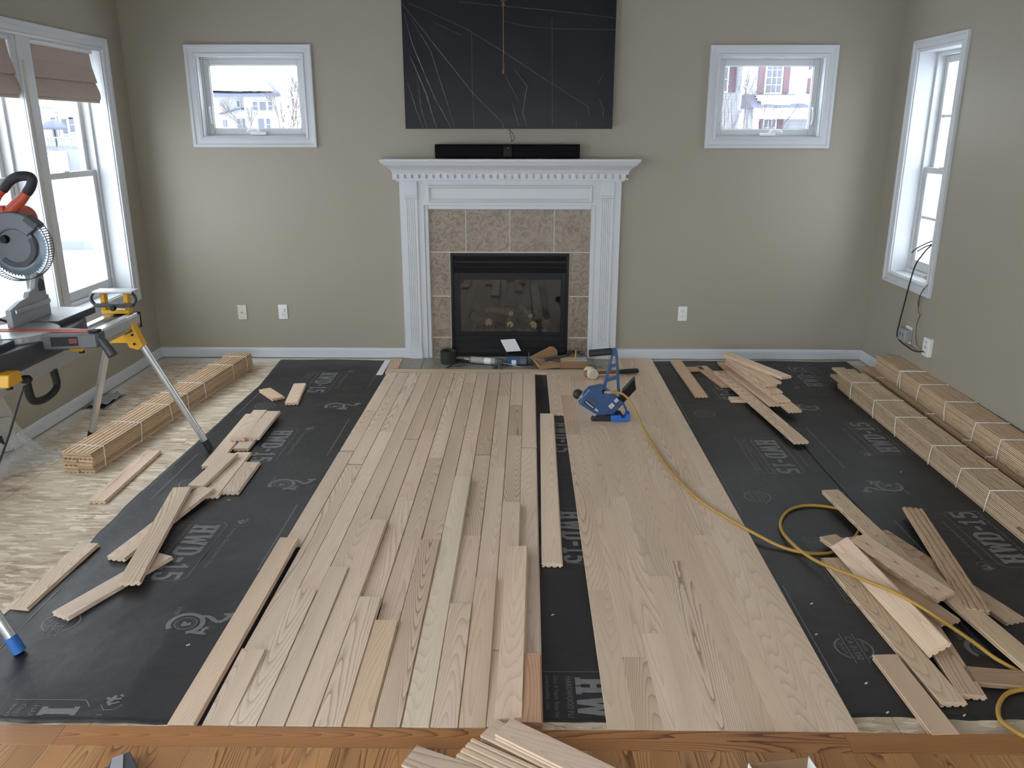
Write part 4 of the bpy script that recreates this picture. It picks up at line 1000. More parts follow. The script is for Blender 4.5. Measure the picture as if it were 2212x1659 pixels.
bm = BM(); bx(bm, XR-.028, XR, yo-.042, yo+.042, zo-.06, zo+.06); part('cover_plate', bm, WHITEP, r, world=True, bevel=.004)
for dz in (.035, -.035):
    for dy in (-.008, .008):
        bm = BM(); bx(bm, XR-.0288, XR-.027, yo+dy-.0012, yo+dy+.0012, zo+dz-.005, zo+dz+.005); part('slot', bm, INKB, r, world=True)
bm = BM(); bx(bm, XR-.0288, XR-.027, yo-.012, yo+.012, zo-.006, zo+.006); part('reset_button', bm, GREYP, r, world=True)
r = thing('plug_adapter', 'grey square plug adapter on the wall beside the black cable', 'adapter', (XR, 5.51, .385))
bm = BM(); bx(bm, XR-.012, XR, 5.47, 5.55, .33, .445); part('cover_plate', bm, WHITEP, r, world=True, bevel=.003)
bm = BM(); bx(bm, XR-.055, XR-.012, 5.455, 5.56, .345, .43); part('adapter_body', bm, GREYP, r, world=True, bevel=.006)
for dy in (-.02, .02):
    bm = BM(); bx(bm, XR-.056, XR-.054, 5.507+dy-.004, 5.507+dy+.004, .38, .40); part('slot', bm, DARKG, r, world=True)
bm = BM(); tube(bm, [(2.675, 5.392, 1.04), (2.632, 5.41, .985), (2.612, 5.44, .93), (2.609, 5.496, .862), (2.608, 5.538, .734), (2.607, 5.568, .59), (2.608, 5.600, .461), (2.600, 5.585, .35), (2.600, 5.389, .322), (2.600, 5.292, .325), (2.606, 5.215, .345)], .0048, 8, 8)
tag(part('coax_cable', bm, RUBBER, None, True), 'thick black cable hanging from the narrow window to the outlet', 'cable')
for pts, lab in (([(2.69, 5.375, 1.06), (2.675, 5.45, 1.03), (2.662, 5.52, 1.0), (2.655, 5.605, .962), (2.66, 5.679, .921)], 'upper stub of black cable poking into the narrow window'), ([(2.70, 5.375, 1.035), (2.68, 5.44, 1.012), (2.668, 5.52, .982), (2.666, 5.614, .94)], 'lower stub of black cable poking into the narrow window')):
    bm = BM(); tube(bm, pts, .004, 8, 6); tag(part('cable_stub', bm, RUBBER, None, True), lab, 'cable')
bm = BM(); tube(bm, [(2.66, 5.36, .775), (2.628, 5.335, .76), (2.618, 5.38, .70), (2.622, 5.394, .626), (2.625, 5.398, .573), (2.618, 5.352, .556), (2.624, 5.389, .484), (2.620, 5.373, .419), (2.612, 5.318, .364), (2.606, 5.24, .352)], .0022, 6, 6); 
tube(bm, [(2.628, 5.335, .76), (2.622, 5.402, .68), (2.626, 5.41, .60), (2.622, 5.415, .64)], .0018, 6, 6)
tag(part('speaker_wire', bm, BRONZE, None, True), 'thin kinked brown wire dangling beside the black cable', 'wire')
bm = BM(); rng = random.Random(3)
pts = [(2.705+rng.uniform(-.03, .03), 5.45+rng.uniform(-.05, .05), .785+rng.uniform(-.022, .03)) for _ in range(16)]
tube(bm, pts, .002, 5, 5); tag(part('wire_coil', bm, COPPER, None, True), 'tangled copper wire coil lying on the narrow window sill', 'wire')

# ================================================================== roman shades on the left windows
def roman_shade(a0, a1, zt, zb, label):
    r = thing('roman_shade', label, 'shade', (XL-.03, (a0+a1)/2, zb), 0, 'taupe roman shades')
    dz = zt-zb
    prof = [(-.030, zt), (-.026, zt), (-.018, zt-dz*.28), (.004, zt-dz*.60), (.006, zt-dz*.62), (-.012, zt-dz*.605), (-.008, zt-dz*.62), (.012, zt-dz*.80), (.016, zt-dz*.92), (.006, zt-dz*.985), (-.004, zt-dz), (-.02, zt-dz*.985), (-.03, zt-dz*.93)]
    bm = BM(); P = [(XL-.02+d, z) for d, z in prof]
    lo = [bm.verts.new((x, a0, z)) for x, z in P]; hi = [bm.verts.new((x, a1, z)) for x, z in P]
    for i in range(len(P)-1): bm.faces.new((lo[i], lo[i+1], hi[i+1], hi[i]))
    bm.faces.new(lo); bm.faces.new(hi[::-1])
    part('fabric_folds', bm, SHADE, r, world=True)
    bm = BM(); bx(bm, XL-.045, XL-.022, a0+.005, a1-.005, zt-.004, zt+.014); part('head_rail', bm, WHITEP, r, world=True)
    bm = BM(); bx(bm, XL-.034, XL-.012, a0+.004, a1-.004, zb-.012, zb+.004); part('bottom_hem', bm, SHADEL, r, world=True, bevel=.004)
    return r
roman_shade(5.058, 5.842, 2.208, 1.905, 'taupe roman shade on the window nearest the far corner')
roman_shade(4.12, 4.915, 2.208, 1.905, 'taupe roman shade cut by the picture edge')
roman_shade(3.13, 3.925, 2.208, 1.905, 'taupe roman shade on the third window, outside the picture')
bm = BM(); tube(bm, [(XL+.016, 4.945, 2.10), (XL+.016, 4.955, 1.6), (XL+.016, 4.965, 1.1), (XL+.016, 4.97, .8), (XL+.016, 4.955, .62)], .002, 6, 4); tube(bm, [(XL+.018, 4.95, 2.10), (XL+.018, 4.962, 1.4), (XL+.018, 4.972, .9), (XL+.018, 4.96, .66)], .0018, 6, 4)
lathe(bm, [(.002, .80), (.006, .79), (.005, .76), (.003, .75)], 8, (XL+.018, 4.972, 0)); lathe(bm, [(.002, .75), (.006, .74), (.005, .715), (.003, .71)], 8, (XL+.02, 4.968, 0))
tag(part('shade_cord', bm, CORDM, None, True), 'ivory shade cord with a knot hanging down the window mullion', 'cord')

# ================================================================== mitre-saw stand
st = thing('saw_stand', 'aluminium and yellow folding stand carrying the mitre saw', 'saw stand', (-2.12, 3.3, 0))
bm = BM(); prism(bm, [(-2.19, .720), (-2.04, .720), (-2.035, .745), (-2.035, .785), (-2.045, .797), (-2.085, .797), (-2.09, .786), (-2.14, .786), (-2.145, .797), (-2.185, .797), (-2.195, .785), (-2.195, .745)], 'y', 2.30, 4.25); part('rail', bm, ALU, st, world=True, bevel=.002)
bm = BM(); bx(bm, -2.0945, -2.1355, 2.31, 4.24, .7865, .7885); part('rail_slot', bm, DARKG, st, world=True)
bm = BM(); bx(bm, -2.198, -2.032, 4.25, 4.26, .716, .80); part('rail_end_cap', bm, BLACKM, st, world=True, bevel=.003)
def leg(top, foot, capmat, cl):
    bm = BM(); t, f_ = Vector(top), Vector(foot); d = (f_-t).normalized()
    cyl(bm, t, f_-d*.05, .0185, seg=20); l = part('leg', bm, ALU, st, world=True, smooth=False)
    bm = BM(); cyl(bm, f_-d*.062, f_, .0205, .021, 20); c = part('leg_foot', bm, capmat, l, label=cl); c.data.transform(Matrix.Translation(-st.location))
leg((-2.045, 4.185, .70), (-1.747, 4.268, .012), RUBBER, 'black rubber leg cap'); leg((-2.19, 4.22, .70), (-2.510, 4.44, .008), RUBBER, 'black rubber leg cap')
leg((-2.045, 2.45, .70), (-1.716, 2.396, .014), BLUETAPE, 'leg cap wrapped in blue tape'); leg((-2.19, 2.42, .70), (-2.50, 2.30, .008), RUBBER, 'black rubber leg cap')
for yb in (4.17, 2.44):
    bm = BM(); prism(bm, [(-2.115, .768), (-2.045, .790), (-1.990, .640), (-2.015, .618), (-2.062, .630)], 'y', yb-.028, yb+.028); k = part('leg_bracket', bm, YELLOW, st, world=True, bevel=.004)
    bm = BM(); prism(bm, [(-2.225, .70), (-2.06, .72), (-2.03, .655), (-2.05, .640), (-2.24, .640)], 'y', yb+.03, yb+.07); part('leg_bracket', bm, YELLOW, st, world=True, bevel=.004)
    for p in ((-2.10, .752), (-2.060, .762), (-2.035, .70), (-2.03, .652)):
        bm = BM(); cyl(bm, (p[0], yb-.028, p[1]), (p[0], yb-.035, p[1]), .006, seg=10); part('bolt', bm, BLACK, st, world=True)
    bm = BM(); obox(bm, (-2.058, yb-.029, .722), (.91, 0, .42), (0, 1, 0), (-.42, 0, .91), .022, .001, .013); part('maker_plate', bm, BLACKM, st, world=True)
    text_obj('maker_lettering', 'DEWALT', .011, (-2.058, yb-.0303, .722), (.91, 0, .42), (-.42, 0, .91), WHITEI, st)
sup = [(-2.197, .80)]
bm = BM(); bx(bm, -2.212, -2.066, 4.202, 4.252, .798, .818); part('stop_base', bm, YELLOW, st, world=True, bevel=.003)
for xa in (-2.212, -2.090):
    bm = BM(); bx(bm, xa, xa+.024, 4.208, 4.246, .818, .905); part('stop_upright', bm, YELLOW, st, world=True, bevel=.003)
bm = BM(); bx(bm, -2.236, -2.028, 4.175, 4.202, .838, .858); part('grip_bar', bm, DARKG, st, world=True, bevel=.005)
bm = BM(); bx(bm, -2.236, -2.028, 4.180, 4.270, .910, .922); part('support_plate', bm, ALU, st, world=True, bevel=.003)
for xa, sg in ((-2.232, -1), (-2.034, 1)):
    bm = BM(); tube(bm, [(xa, 4.190, .913), (xa+sg*.014, 4.190, .895), (xa+sg*.016, 4.190, .872), (xa, 4.190, .848)], .009, 8, 5); part('curved_arm', bm, DARKG, st, world=True, smooth=True)
bm = BM(); lathe(bm, [(.012, 4.165), (.016, 4.170), (.016, 4.185), (.006, 4.202)], 12, (-2.135, 0, .835), 'y'); part('clamp_knob', bm, BLACKM, st, world=True)
bm = BM(); tube(bm, [(-2.05, 3.42, .722), (-2.045, 3.42, .66), (-2.045, 3.39, .632), (-2.045, 3.32, .622), (-2.045, 3.25, .632), (-2.045, 3.22, .66), (-2.05, 3.22, .722)], .017, 10, 5); part('carry_handle', bm, BLACKM, st, world=True, smooth=True)
for yb in (3.49, 2.955):
    bm = BM(); bx(bm, -2.27, -1.985, yb-.04, yb+.04, .800, .832); part('saw_mount', bm, DARKG, st, world=True, bevel=.003)
    bm = BM(); prism(bm, [(yb-.045, .795), (yb+.05, .795), (yb+.04, .842), (yb-.03, .842)], 'x', -1.985, -1.925); part('mount_clamp', bm, YELLOW, st, world=True, bevel=.004)
    bm = BM(); cyl(bm, (-1.95, yb, .795), (-1.95, yb, .778), .012, seg=10); part('clamp_lever', bm, BLACKM, st, world=True)
bm = BM(); lathe(bm, [(.014, -2.032), (.018, -2.02), (.018, -2.0), (.01, -1.99)], 12, (0, 3.16, .755), 'x'); part('rail_lock_knob', bm, BLACKM, st, world=True)

# ================================================================== mitre saw
sw = thing('mitre_saw', 'grey and orange mitre saw standing on the folding stand', 'mitre saw', (-2.09, 3.28, .833))
SC = (-2.09, 3.28)
bm = BM(); prism(bm, [(-2.24, 2.90), (-2.0, 2.90), (-1.965, 3.0), (-1.945, 3.12), (-1.945, 3.44), (-1.965, 3.56), (-2.0, 3.66), (-2.24, 3.66)], 'z', .833, .905); part('base_casting', bm, DARKG, sw, world=True, bevel=.008)
bm = BM(); bx(bm, -2.22, -2.005, 3.44, 3.76, .900, .929); part('table_wing', bm, DARKG, sw, world=True, bevel=.004)
bm = BM(); bx(bm, -2.22, -2.005, 2.84, 3.12, .900, .929); part('table_wing', bm, DARKG, sw, world=True, bevel=.004)
bm = BM(); bx(bm, -2.215, -2.01, 3.45, 3.75, .929, .931); part('wing_top', bm, LIGHTG, sw, world=True)
bm = BM(); lathe(bm, [(.155, .895), (.16, .90), (.16, .926), (.155, .930), (.0, .930)], 40, (SC[0], SC[1], 0)); part('turntable', bm, LIGHTG, sw, world=True)
bm = BM(); prism(bm, [(-2.0, 3.20), (-1.80, 3.225), (-1.745, 3.235), (-1.735, 3.25), (-1.735, 3.30), (-1.75, 3.31), (-2.0, 3.36)], 'z', .866, .9275); part('mitre_arm', bm, MIDG, sw, world=True, bevel=.006)
bm = BM(); prism(bm, [(-2.20, 3.255), (-1.80, 3.255), (-1.78, 3.262), (-1.80, 3.272), (-2.20, 3.272)], 'z', .9275, .9325); part('kerf_insert', bm, REDL, sw, world=True)
bm = BM(); prism(bm, [(-2.20, 3.283), (-1.80, 3.283), (-1.78, 3.292), (-1.80, 3.30), (-2.20, 3.30)], 'z', .9275, .9325); part('kerf_insert', bm, REDL, sw, world=True)
bm = BM(); tube(bm, [(-1.742, 3.262, .905), (-1.725, 3.258, .885), (-1.700, 3.252, .850), (-1.688, 3.248, .832)], lambda t: .016+.006*t, 12, 5); part('mitre_grip', bm, DARKG, sw, world=True, smooth=True)
bm = BM(); bx(bm, -1.775, -1.738, 3.242, 3.285, .9275, .938); part('lock_lever', bm, BLACKM, sw, world=True, bevel=.004)
n_ = Vector((-1.745+1.80, 3.235-3.225, 0)).normalized(); back = Vector((n_.y, -n_.x, 0))
bm = BM(); obox(bm, Vector((-1.862, 3.2155, .899)) + back*.0008, n_, back, (0, 0, 1), .052, .0008, .019); part('maker_plate', bm, BLACKM, sw, world=True)
text_obj('maker_lettering', 'RIDGID', .019, Vector((-1.872, 3.2145, .901)) + back*.0022, n_, (0, 0, 1), WHITEI, sw, .0004)
for z in (.894, .901, .908):
    bm = BM(); obox(bm, Vector((-1.828, 3.2195, z)) + back*.0018, n_, back, (0, 0, 1), .016, .0005, .0016); part('accent_stripe', bm, REDL, sw, world=True)
bm = BM(); obox(bm, (-1.958, 3.17, .868), (1, 0, 0), (0, 1, 0), (0, 0, 1), .012, .012, .008); part('detent_lever', bm, ORANGE, sw, world=True, bevel=.002)
fp = [(3.31, .931), (3.60, .931), (3.60, 1.02), (3.585, 1.022), (3.585, 1.115), (3.545, 1.125), (3.52, 1.10), (3.505, 1.065), (3.46, 1.055), (3.445, 1.035), (3.395, 1.03), (3.31, 1.005)]
bm = BM(); prism(bm, fp, 'x', -2.145, -2.120); part('fence', bm, LIGHTG, sw, world=True, bevel=.003)
bm = BM(); prism(bm, [(3.33, .985), (3.59, .985), (3.59, 1.005), (3.33, 1.005)], 'x', -2.119, -2.108); part('fence_rib', bm, ALU, sw, world=True, bevel=.004)
bm = BM(); prism(bm, [(3.535, 1.045), (3.575, 1.045), (3.575, 1.085), (3.55, 1.10), (3.53, 1.07)], 'x', -2.1195, -2.1175); part('fence_pocket', bm, DARKG, sw, world=True)
bm = BM(); prism(bm, [(2.92, .931), (3.22, .931), (3.22, 1.0), (2.92, 1.0)], 'x', -2.145, -2.120); part('fence', bm, LIGHTG, sw, world=True, bevel=.003)
BC = Vector((-2.092, 3.385, 1.262)); BR = .127
bm = BM(); nt_ = 60; pts = []
for i in range(nt_):
    a = 2*PI*i/nt_; pts += [(BC.x+BR*math.cos(a), BC.z+BR*math.sin(a)), (BC.x+(BR-.010)*math.cos(a+.025), BC.z+(BR-.010)*math.sin(a+.025))]
prism(bm, pts, 'y', BC.y-.0012, BC.y+.0012); part('blade', bm, STEELB, sw, world=True)
bm = BM(); prism(bm, [(BC.x+.088*math.cos(t), BC.z+.088*math.sin(t)) for t in [2*PI*i/36 for i in range(36)]], 'y', BC.y-.012, BC.y-.006); part('blade_cover', bm, MIDG, sw, world=True, bevel=.002)
bm = BM(); arc = [(-.35, 1), (-2.6, 1)]
o_ = [(BC.x+.086*math.cos(t), BC.z+.086*math.sin(t)) for t in np.linspace(.45, -2.4, 26)]; i_ = [(BC.x+.066*math.cos(t), BC.z+.066*math.sin(t)) for t in np.linspace(-2.4, .45, 26)]
prism(bm, o_+i_, 'y', BC.y-.017, BC.y-.012); part('cover_rim', bm, DARKG, sw, world=True)
bm = BM(); cyl(bm, (BC.x-.035, BC.y-.012, BC.z+.03), (BC.x-.035, BC.y-.032, BC.z+.03), .018, .014, 16); part('arbor_bolt', bm, BLACK, sw, world=True)
# upper guard: grey shell over the top and left of the blade
o_ = [(BC.x+.140*math.cos(t), BC.z+.140*math.sin(t)) for t in np.linspace(.62, 3.5, 30)]; i_ = [(BC.x+.070*math.cos(t), BC.z+.070*math.sin(t)) for t in np.linspace(3.5, .62, 30)]
bm = BM(); prism(bm, o_+i_, 'y', BC.y-.022, BC.y+.03); part('upper_guard', bm, MIDG, sw, world=True, bevel=.005)
bm = BM(); obox(bm, (BC.x+.085, BC.y, BC.z+.098), (.75, 0, -.66), (0, 1, 0), (.66, 0, .75), .030, .026, .014); part('guard_hinge', bm, DARKG, sw, world=True, bevel=.004)
# lower guard: clear ribbed shell
bm = BM(); ts = np.linspace(.75, -2.5, 44)
for t0, t1 in zip(ts, ts[1:]):
    pass
o_ = [(BC.x+.142*math.cos(t), BC.z+.142*math.sin(t)) for t in ts]; i_ = [(BC.x+.100*math.cos(t), BC.z+.100*math.sin(t)) for t in ts[::-1]]
prism(bm, o_+i_, 'y', BC.y-.020, BC.y-.017); part('lower_guard', bm, CLEARP, sw, world=True)
bm = BM()
for t in ts: c, s_ = math.cos(t), math.sin(t); cyl(bm, (BC.x+.1415*c, BC.y-.02, BC.z+.1415*s_), (BC.x+.1415*c, BC.y+.02, BC.z+.1415*s_), .0018, seg=6)
tube(bm, [(BC.x+.1415*math.cos(t), BC.y-.02, BC.z+.1415*math.sin(t)) for t in ts], .0018, 6, 1, False); tube(bm, [(BC.x+.1415*math.cos(t), BC.y+.02, BC.z+.1415*math.sin(t)) for t in ts], .0018, 6, 1, False)
part('guard_rib', bm, DARKG, sw, world=True)
bm = BM(); tube(bm, [(-2.118, 3.40, 1.488), (-2.085, 3.40, 1.522), (-2.045, 3.40, 1.540), (-2.005, 3.40, 1.541), (-1.992, 3.40, 1.528), (-2.002, 3.40, 1.500), (-2.022, 3.40, 1.476)], .0195, 12, 5); part('handle_grip', bm, RUBBER, sw, world=True, smooth=True)
bm = BM(); tube(bm, [(-2.022, 3.40, 1.476), (-2.045, 3.40, 1.452), (-2.075, 3.40, 1.428), (-2.10, 3.40, 1.405), (-2.13, 3.40, 1.39)], lambda t: .018+.010*t, 12, 5); tube(bm, [(-2.118, 3.40, 1.488), (-2.145, 3.40, 1.462), (-2.16, 3.40, 1.43), (-2.15, 3.40, 1.40)], .016, 12, 5); part('handle_bracket', bm, ORANGE, sw, world=True, smooth=True)
bm = BM(); obox(bm, (-2.15, 3.41, 1.40), (1, 0, 0), (0, 1, 0), (0, 0, 1), .035, .04, .025); part('motor_shroud', bm, ORANGE, sw, world=True, bevel=.008)
bm = BM(); cyl(bm, (-2.17, 3.43, 1.33), (-2.17, 3.62, 1.36), .05, seg=20); part('motor', bm, ORANGE, sw, world=True, bevel=.006)
bm = BM(); bar(bm, (-2.16, 3.40, 1.36), (-2.36, 3.36, 1.16), .05, .06); bar(bm, (-2.36, 3.36, 1.18), (-2.34, 3.32, .92), .07, .06); part('pivot_arm', bm, MIDG, sw, world=True, bevel=.006)
bm = BM(); tube(bm, [(-2.30, 3.45, .95), (-2.28, 3.60, .86), (-2.30, 3.66, .70), (-2.335, 3.665, .60), (-2.365, 3.63, .50), (-2.40, 3.57, .36), (-2.435, 3.48, .215), (-2.46, 3.39, .14), (-2.50, 3.28, .12), (-2.6, 3.1, .10)], .0055, 8, 8); part('power_cord', bm, RUBBER, sw, world=True, smooth=True)

# ---- translucent dust sheet slumped below the saw
bag = thing('plastic_dust_bag', 'translucent plastic bag printed 3M slumped against the window wall', 'plastic bag', (-2.66, 3.8, 0))
V, F = [], []; na, nb = 70, 40
def bagp(s, t):
    """s along the wall (0 near .. 1 far), t from the top edge to the floor hem"""
    y = 3.05 + 1.22*s
    top = .50 - .16*max(0, s-.55)/.45 - .42*max(0, (s-.86)/.14)**2
    z = max(.004, top*(1-t)**1.15)
    bulge = .045 + .19*math.sin(min(1, t)*PI*.5)**2*(.75+.35*math.sin(s*6.0+.6)) + .012*nz(s*9, t*5)
    if t > .8: bulge += .10*(t-.8)/.2*(.6+.5*math.sin(s*9))
    z += .010*max(0, nz(s*14, t*9, 4))*(t > .6)
    return (-2.84+.016+bulge - (-2.66), y-3.8 + .02*nz(s*5, t*4, 8), z)
for j in range(nb+1):
    for i in range(na+1): V.append(bagp(i/na, j/nb))
F = [(j*(na+1)+i, j*(na+1)+i+1, (j+1)*(na+1)+i+1, (j+1)*(na+1)+i) for j in range(nb) for i in range(na)]
o = obj_from('film', V, F, FILM, bag, True)
def on_bag(name, body, size, s0, t0, ks, kt, mat, bold=0.0):
    Vt, Ft = text_mesh(body, size, bold); out = []
    for x, y in Vt:
        p = Vector(bagp(s0 + x*ks, t0 - y*kt)); out.append(p + Vector((.004, 0, .002)))
    obj_from(name, out, Ft, mat, bag)
on_bag('printed_lettering', '3M', .075, .745, .56, .82, 1.9, INKB, .0025)
on_bag('printed_lettering', '______', .03, .775, .70, .62, 1.8, INKB, .002)
on_bag('printed_lettering', 'HAND MASKER', .014, .73, .40, .82, 1.9, INKB); on_bag('printed_lettering', 'HAND MASKER', .014, .86, .30, .82, 1.9, INKB); on_bag('printed_lettering', 'HAND MASKER', .014, .60, .62, .82, 1.9, INKB)

# ---- floor vent opening stuffed with grey film
vent = thing('floor_vent', 'grey-lined floor vent opening in the strand board by the wall', 'floor vent', (-2.765, 5.12, 0))
bm = BM(); frame = ((-2.838, -2.826), (-2.704, -2.692))
for a, b in frame: bx(bm, a, b, 4.97, 5.275, .0, .004)
bx(bm, -2.838, -2.692, 4.97, 4.982, 0, .004); bx(bm, -2.838, -2.692, 5.263, 5.275, 0, .004); part('metal_rim', bm, LIGHTG, vent, world=True)
bm = BM(); bx(bm, -2.826, -2.704, 4.982, 5.263, .0004, .0014); part('duct_mouth', bm, BLACKM, vent, world=True)
V, F = [], []
for j in range(15):
    for i in range(9):
        x, y = -2.82+.112*i/8, 5.03+.23*j/14
        V.append((x+2.765, y-5.12, .004 + .022*max(0, .55+nz(x*22, y*16, 1)) + (.03 if j > 12 else 0)*nz(x*40, 3)))
F = [(j*9+i, j*9+i+1, (j+1)*9+i+1, (j+1)*9+i) for j in range(14) for i in range(8)]
obj_from('grey_film', V, F, GREYP, vent)
bm = BM(); bx(bm, -1.075, -1.030, 5.77, 6.16, .0032, .0065); tag(part('paper_strip', bm, WHITEP), 'white strip edging the hearth border planks by the felt', 'paper strip')

# ================================================================== flooring nailer, mallet, hose
nl = thing('flooring_nailer', 'blue pneumatic flooring nailer standing on the nailed strip', 'nailer', (.50, 4.77, ZB+PT+.001))
Y0 = 4.77
def npr(name, pts, d0, d1, mat, bev=.003, par=None):
    bm = BM(); prism(bm, pts, 'y', Y0+d0, Y0+d1); return part(name, bm, mat, nl, world=True, bevel=bev)
npr('body', [(.340, .134), (.362, .182), (.402, .228), (.483, .245), (.505, .226), (.604, .150), (.610, .132), (.552, .068), (.486, .062), (.440, .070)], -.036, .036, BLUE, .006)
npr('base_shell', [(.340, .132), (.432, .056), (.470, .046), (.486, .062), (.440, .078), (.352, .142)], -.030, .030, LIGHTG)
bm = BM(); d_ = Vector((-.65, 0, .42)).normalized(); c0 = Vector((.356, Y0, .172))
lathe_pts = [(.030, 0), (.034, .004), (.034, .014), (.030, .018)]
ax_ = d_; cyl(bm, c0, c0+d_*.012, .033, seg=20); part('cap_collar', bm, LIGHTG, nl, world=True)
bm = BM(); bmesh.ops.create_uvsphere(bm, u_segments=20, v_segments=14, radius=.031, matrix=Matrix.Translation(c0+d_*.024)); part('strike_cap', bm, RUBBER, nl, world=True, smooth=True)
npr('handle_frame', [(.532, .474), (.552, .476), (.566, .462), (.590, .222), (.604, .150), (.590, .150), (.572, .222), (.557, .424), (.549, .431), (.540, .426), (.505, .232), (.485, .236), (.530, .425)], -.012, .012, BLUE)
npr('handle_web', [(.531, .372), (.563, .380), (.564, .362), (.527, .354)], -.010, .010, BLUE, .002); npr('handle_web', [(.514, .287), (.571, .303), (.572, .284), (.510, .265)], -.010, .010, BLUE, .002)
bm = BM(); cyl(bm, (.396, Y0, .442), (.534, Y0, .455), .0215, .0215, 20); part('grip', bm, RUBBER, nl, world=True, bevel=.005)
npr('magazine', [(.606, .205), (.676, .291), (.687, .221), (.612, .131), (.560, .078), (.540, .085)], -.013, .013, BLACK, .002)
npr('magazine_rail', [(.604, .213), (.674, .298), (.679, .293), (.609, .208)], -.015, .015, DARKG, .001)
npr('rear_strut', [(.600, .148), (.612, .145), (.646, .078), (.632, .074)], -.022, .022, BLUE, .002)
npr('foot_shoe', [(.420, .021), (.452, .066), (.536, .060), (.540, .0212)], -.034, .034, BLACKM, .002)
npr('foot_plate', [(.536, .060), (.600, .064), (.606, .045), (.626, .045), (.632, .070), (.657, .071), (.652, .027), (.60, .0225), (.540, .0212)], -.040, .030, BLUEL, .003)
npr('nose_piece', [(.555, .085), (.60, .075), (.615, .05), (.57, .05)], -.015, .020, BLACK, .002)
bm = BM(); cyl(bm, (.490, Y0-.052, .215), (.506, Y0-.052, .216), .010, seg=12); cyl(bm, (.506, Y0-.052, .216), (.530, Y0-.052, .215), .0125, seg=12); cyl(bm, (.530, Y0-.052, .215), (.548, Y0-.052, .215), .009, seg=6); part('air_coupler', bm, CHROME, nl, world=True)
bm = BM(); bx(bm, .478, .496, Y0-.058, Y0-.03, .205, .225); part('coupler_boss', bm, BLACK, nl, world=True, bevel=.003)
dirx = Vector((.79, 0, -.61)); diry = Vector((.61, 0, .79))
bm = BM(); obox(bm, (.406, Y0-.0365, .130), dirx, (0, 1, 0), diry, .036, .0006, .0115); part('maker_plate', bm, BLACKM, nl, world=True, bevel=.0004)
text_obj('maker_lettering', 'Primatech', .015, (.406, Y0-.0375, .130), dirx, diry, WHITEI, nl, .0003)
text_obj('model_lettering', '250', .016, (.449, Y0-.0370, .0955), dirx, diry, WHITEI, nl, .0007)
for k in range(4):
    bm = BM(); c = Vector((.424+.007*k, Y0-.0364, .151+.008*k-.012)); obox(bm, Vector((.425, Y0-.0363, .148)) + diry*(.006*k), dirx, (0, 1, 0), diry, .040, .0006, .0014); part('cooling_rib', bm, DARKG, nl, world=True)
for c, hx_, hz_ in (((.540, Y0-.0365, .122), .015, .0135), ((.567, Y0-.0365, .158), .011, .010)):
    bm = BM(); obox(bm, c, (.72, 0, .69), (0, 1, 0), (-.69, 0, .72), hx_, .0006, hz_); part('warning_sticker', bm, WHITEI, nl, world=True)
    for k in range(3):
        bm = BM(); obox(bm, Vector(c)+Vector((0, -.0008, 0))+Vector((-.69, 0, .72))*(.006*(k-1)), (.72, 0, .69), (0, 1, 0), (-.69, 0, .72), hx_*.7, .0003, .0012); part('sticker_line', bm, INKB, nl, world=True)
npr('body_seam', [(.500, .064), (.508, .066), (.600, .156), (.594, .160)], -.0372, -.0355, DARKG, 0)
bm = BM(); h = Vector((.484, 5.64, .062)); hd = Vector((.96, .33, 0)).normalized(); sd = Vector((-.33, .96, 0)).normalized()
ml = thing('rawhide_mallet', 'mallet with pale rawhide head and dark rubber grip behind the nailer', 'mallet', (.484, 5.65, ZB+PT+.001))
bm = BM(); cyl(bm, Vector((.487, 5.655, .062))-sd*.055, Vector((.487, 5.655, .062))+sd*.055, .038, .036, 20); part('head', bm, LEATHER, ml, world=True, bevel=.008, seg=3)
bm = BM(); cyl(bm, Vector((.487, 5.655, .062))-sd*.03, Vector((.487, 5.655, .062))+sd*.03, .0395, seg=20); part('head_band', bm, LEATHER, ml, world=True, bevel=.002)
bm = BM(); cyl(bm, Vector((.44, 5.64, .060)), Vector((.47, 5.65, .060)), .022, .03, 14); part('wedge_end', bm, CARD, ml, world=True, bevel=.004)
bm = BM(); tube(bm, [(.52, 5.665, .060), (.60, 5.69, .057), (.70, 5.722, .052)], .0125, 12, 5); part('handle', bm, HICK, ml, world=True, smooth=True)
bm = BM(); tube(bm, [(.695, 5.72, .052), (.72, 5.728, .050), (.78, 5.747, .048), (.83, 5.763, .047), (.838, 5.766, .047)], lambda t: .0155+.003*math.sin(t*3), 14, 5); part('rubber_grip', bm, BLACKM, ml, world=True, smooth=True)
hs = thing('air_hose', 'yellow air hose snaking from the nailer across planks and felt', 'hose', (1.0, 3.4, .03))
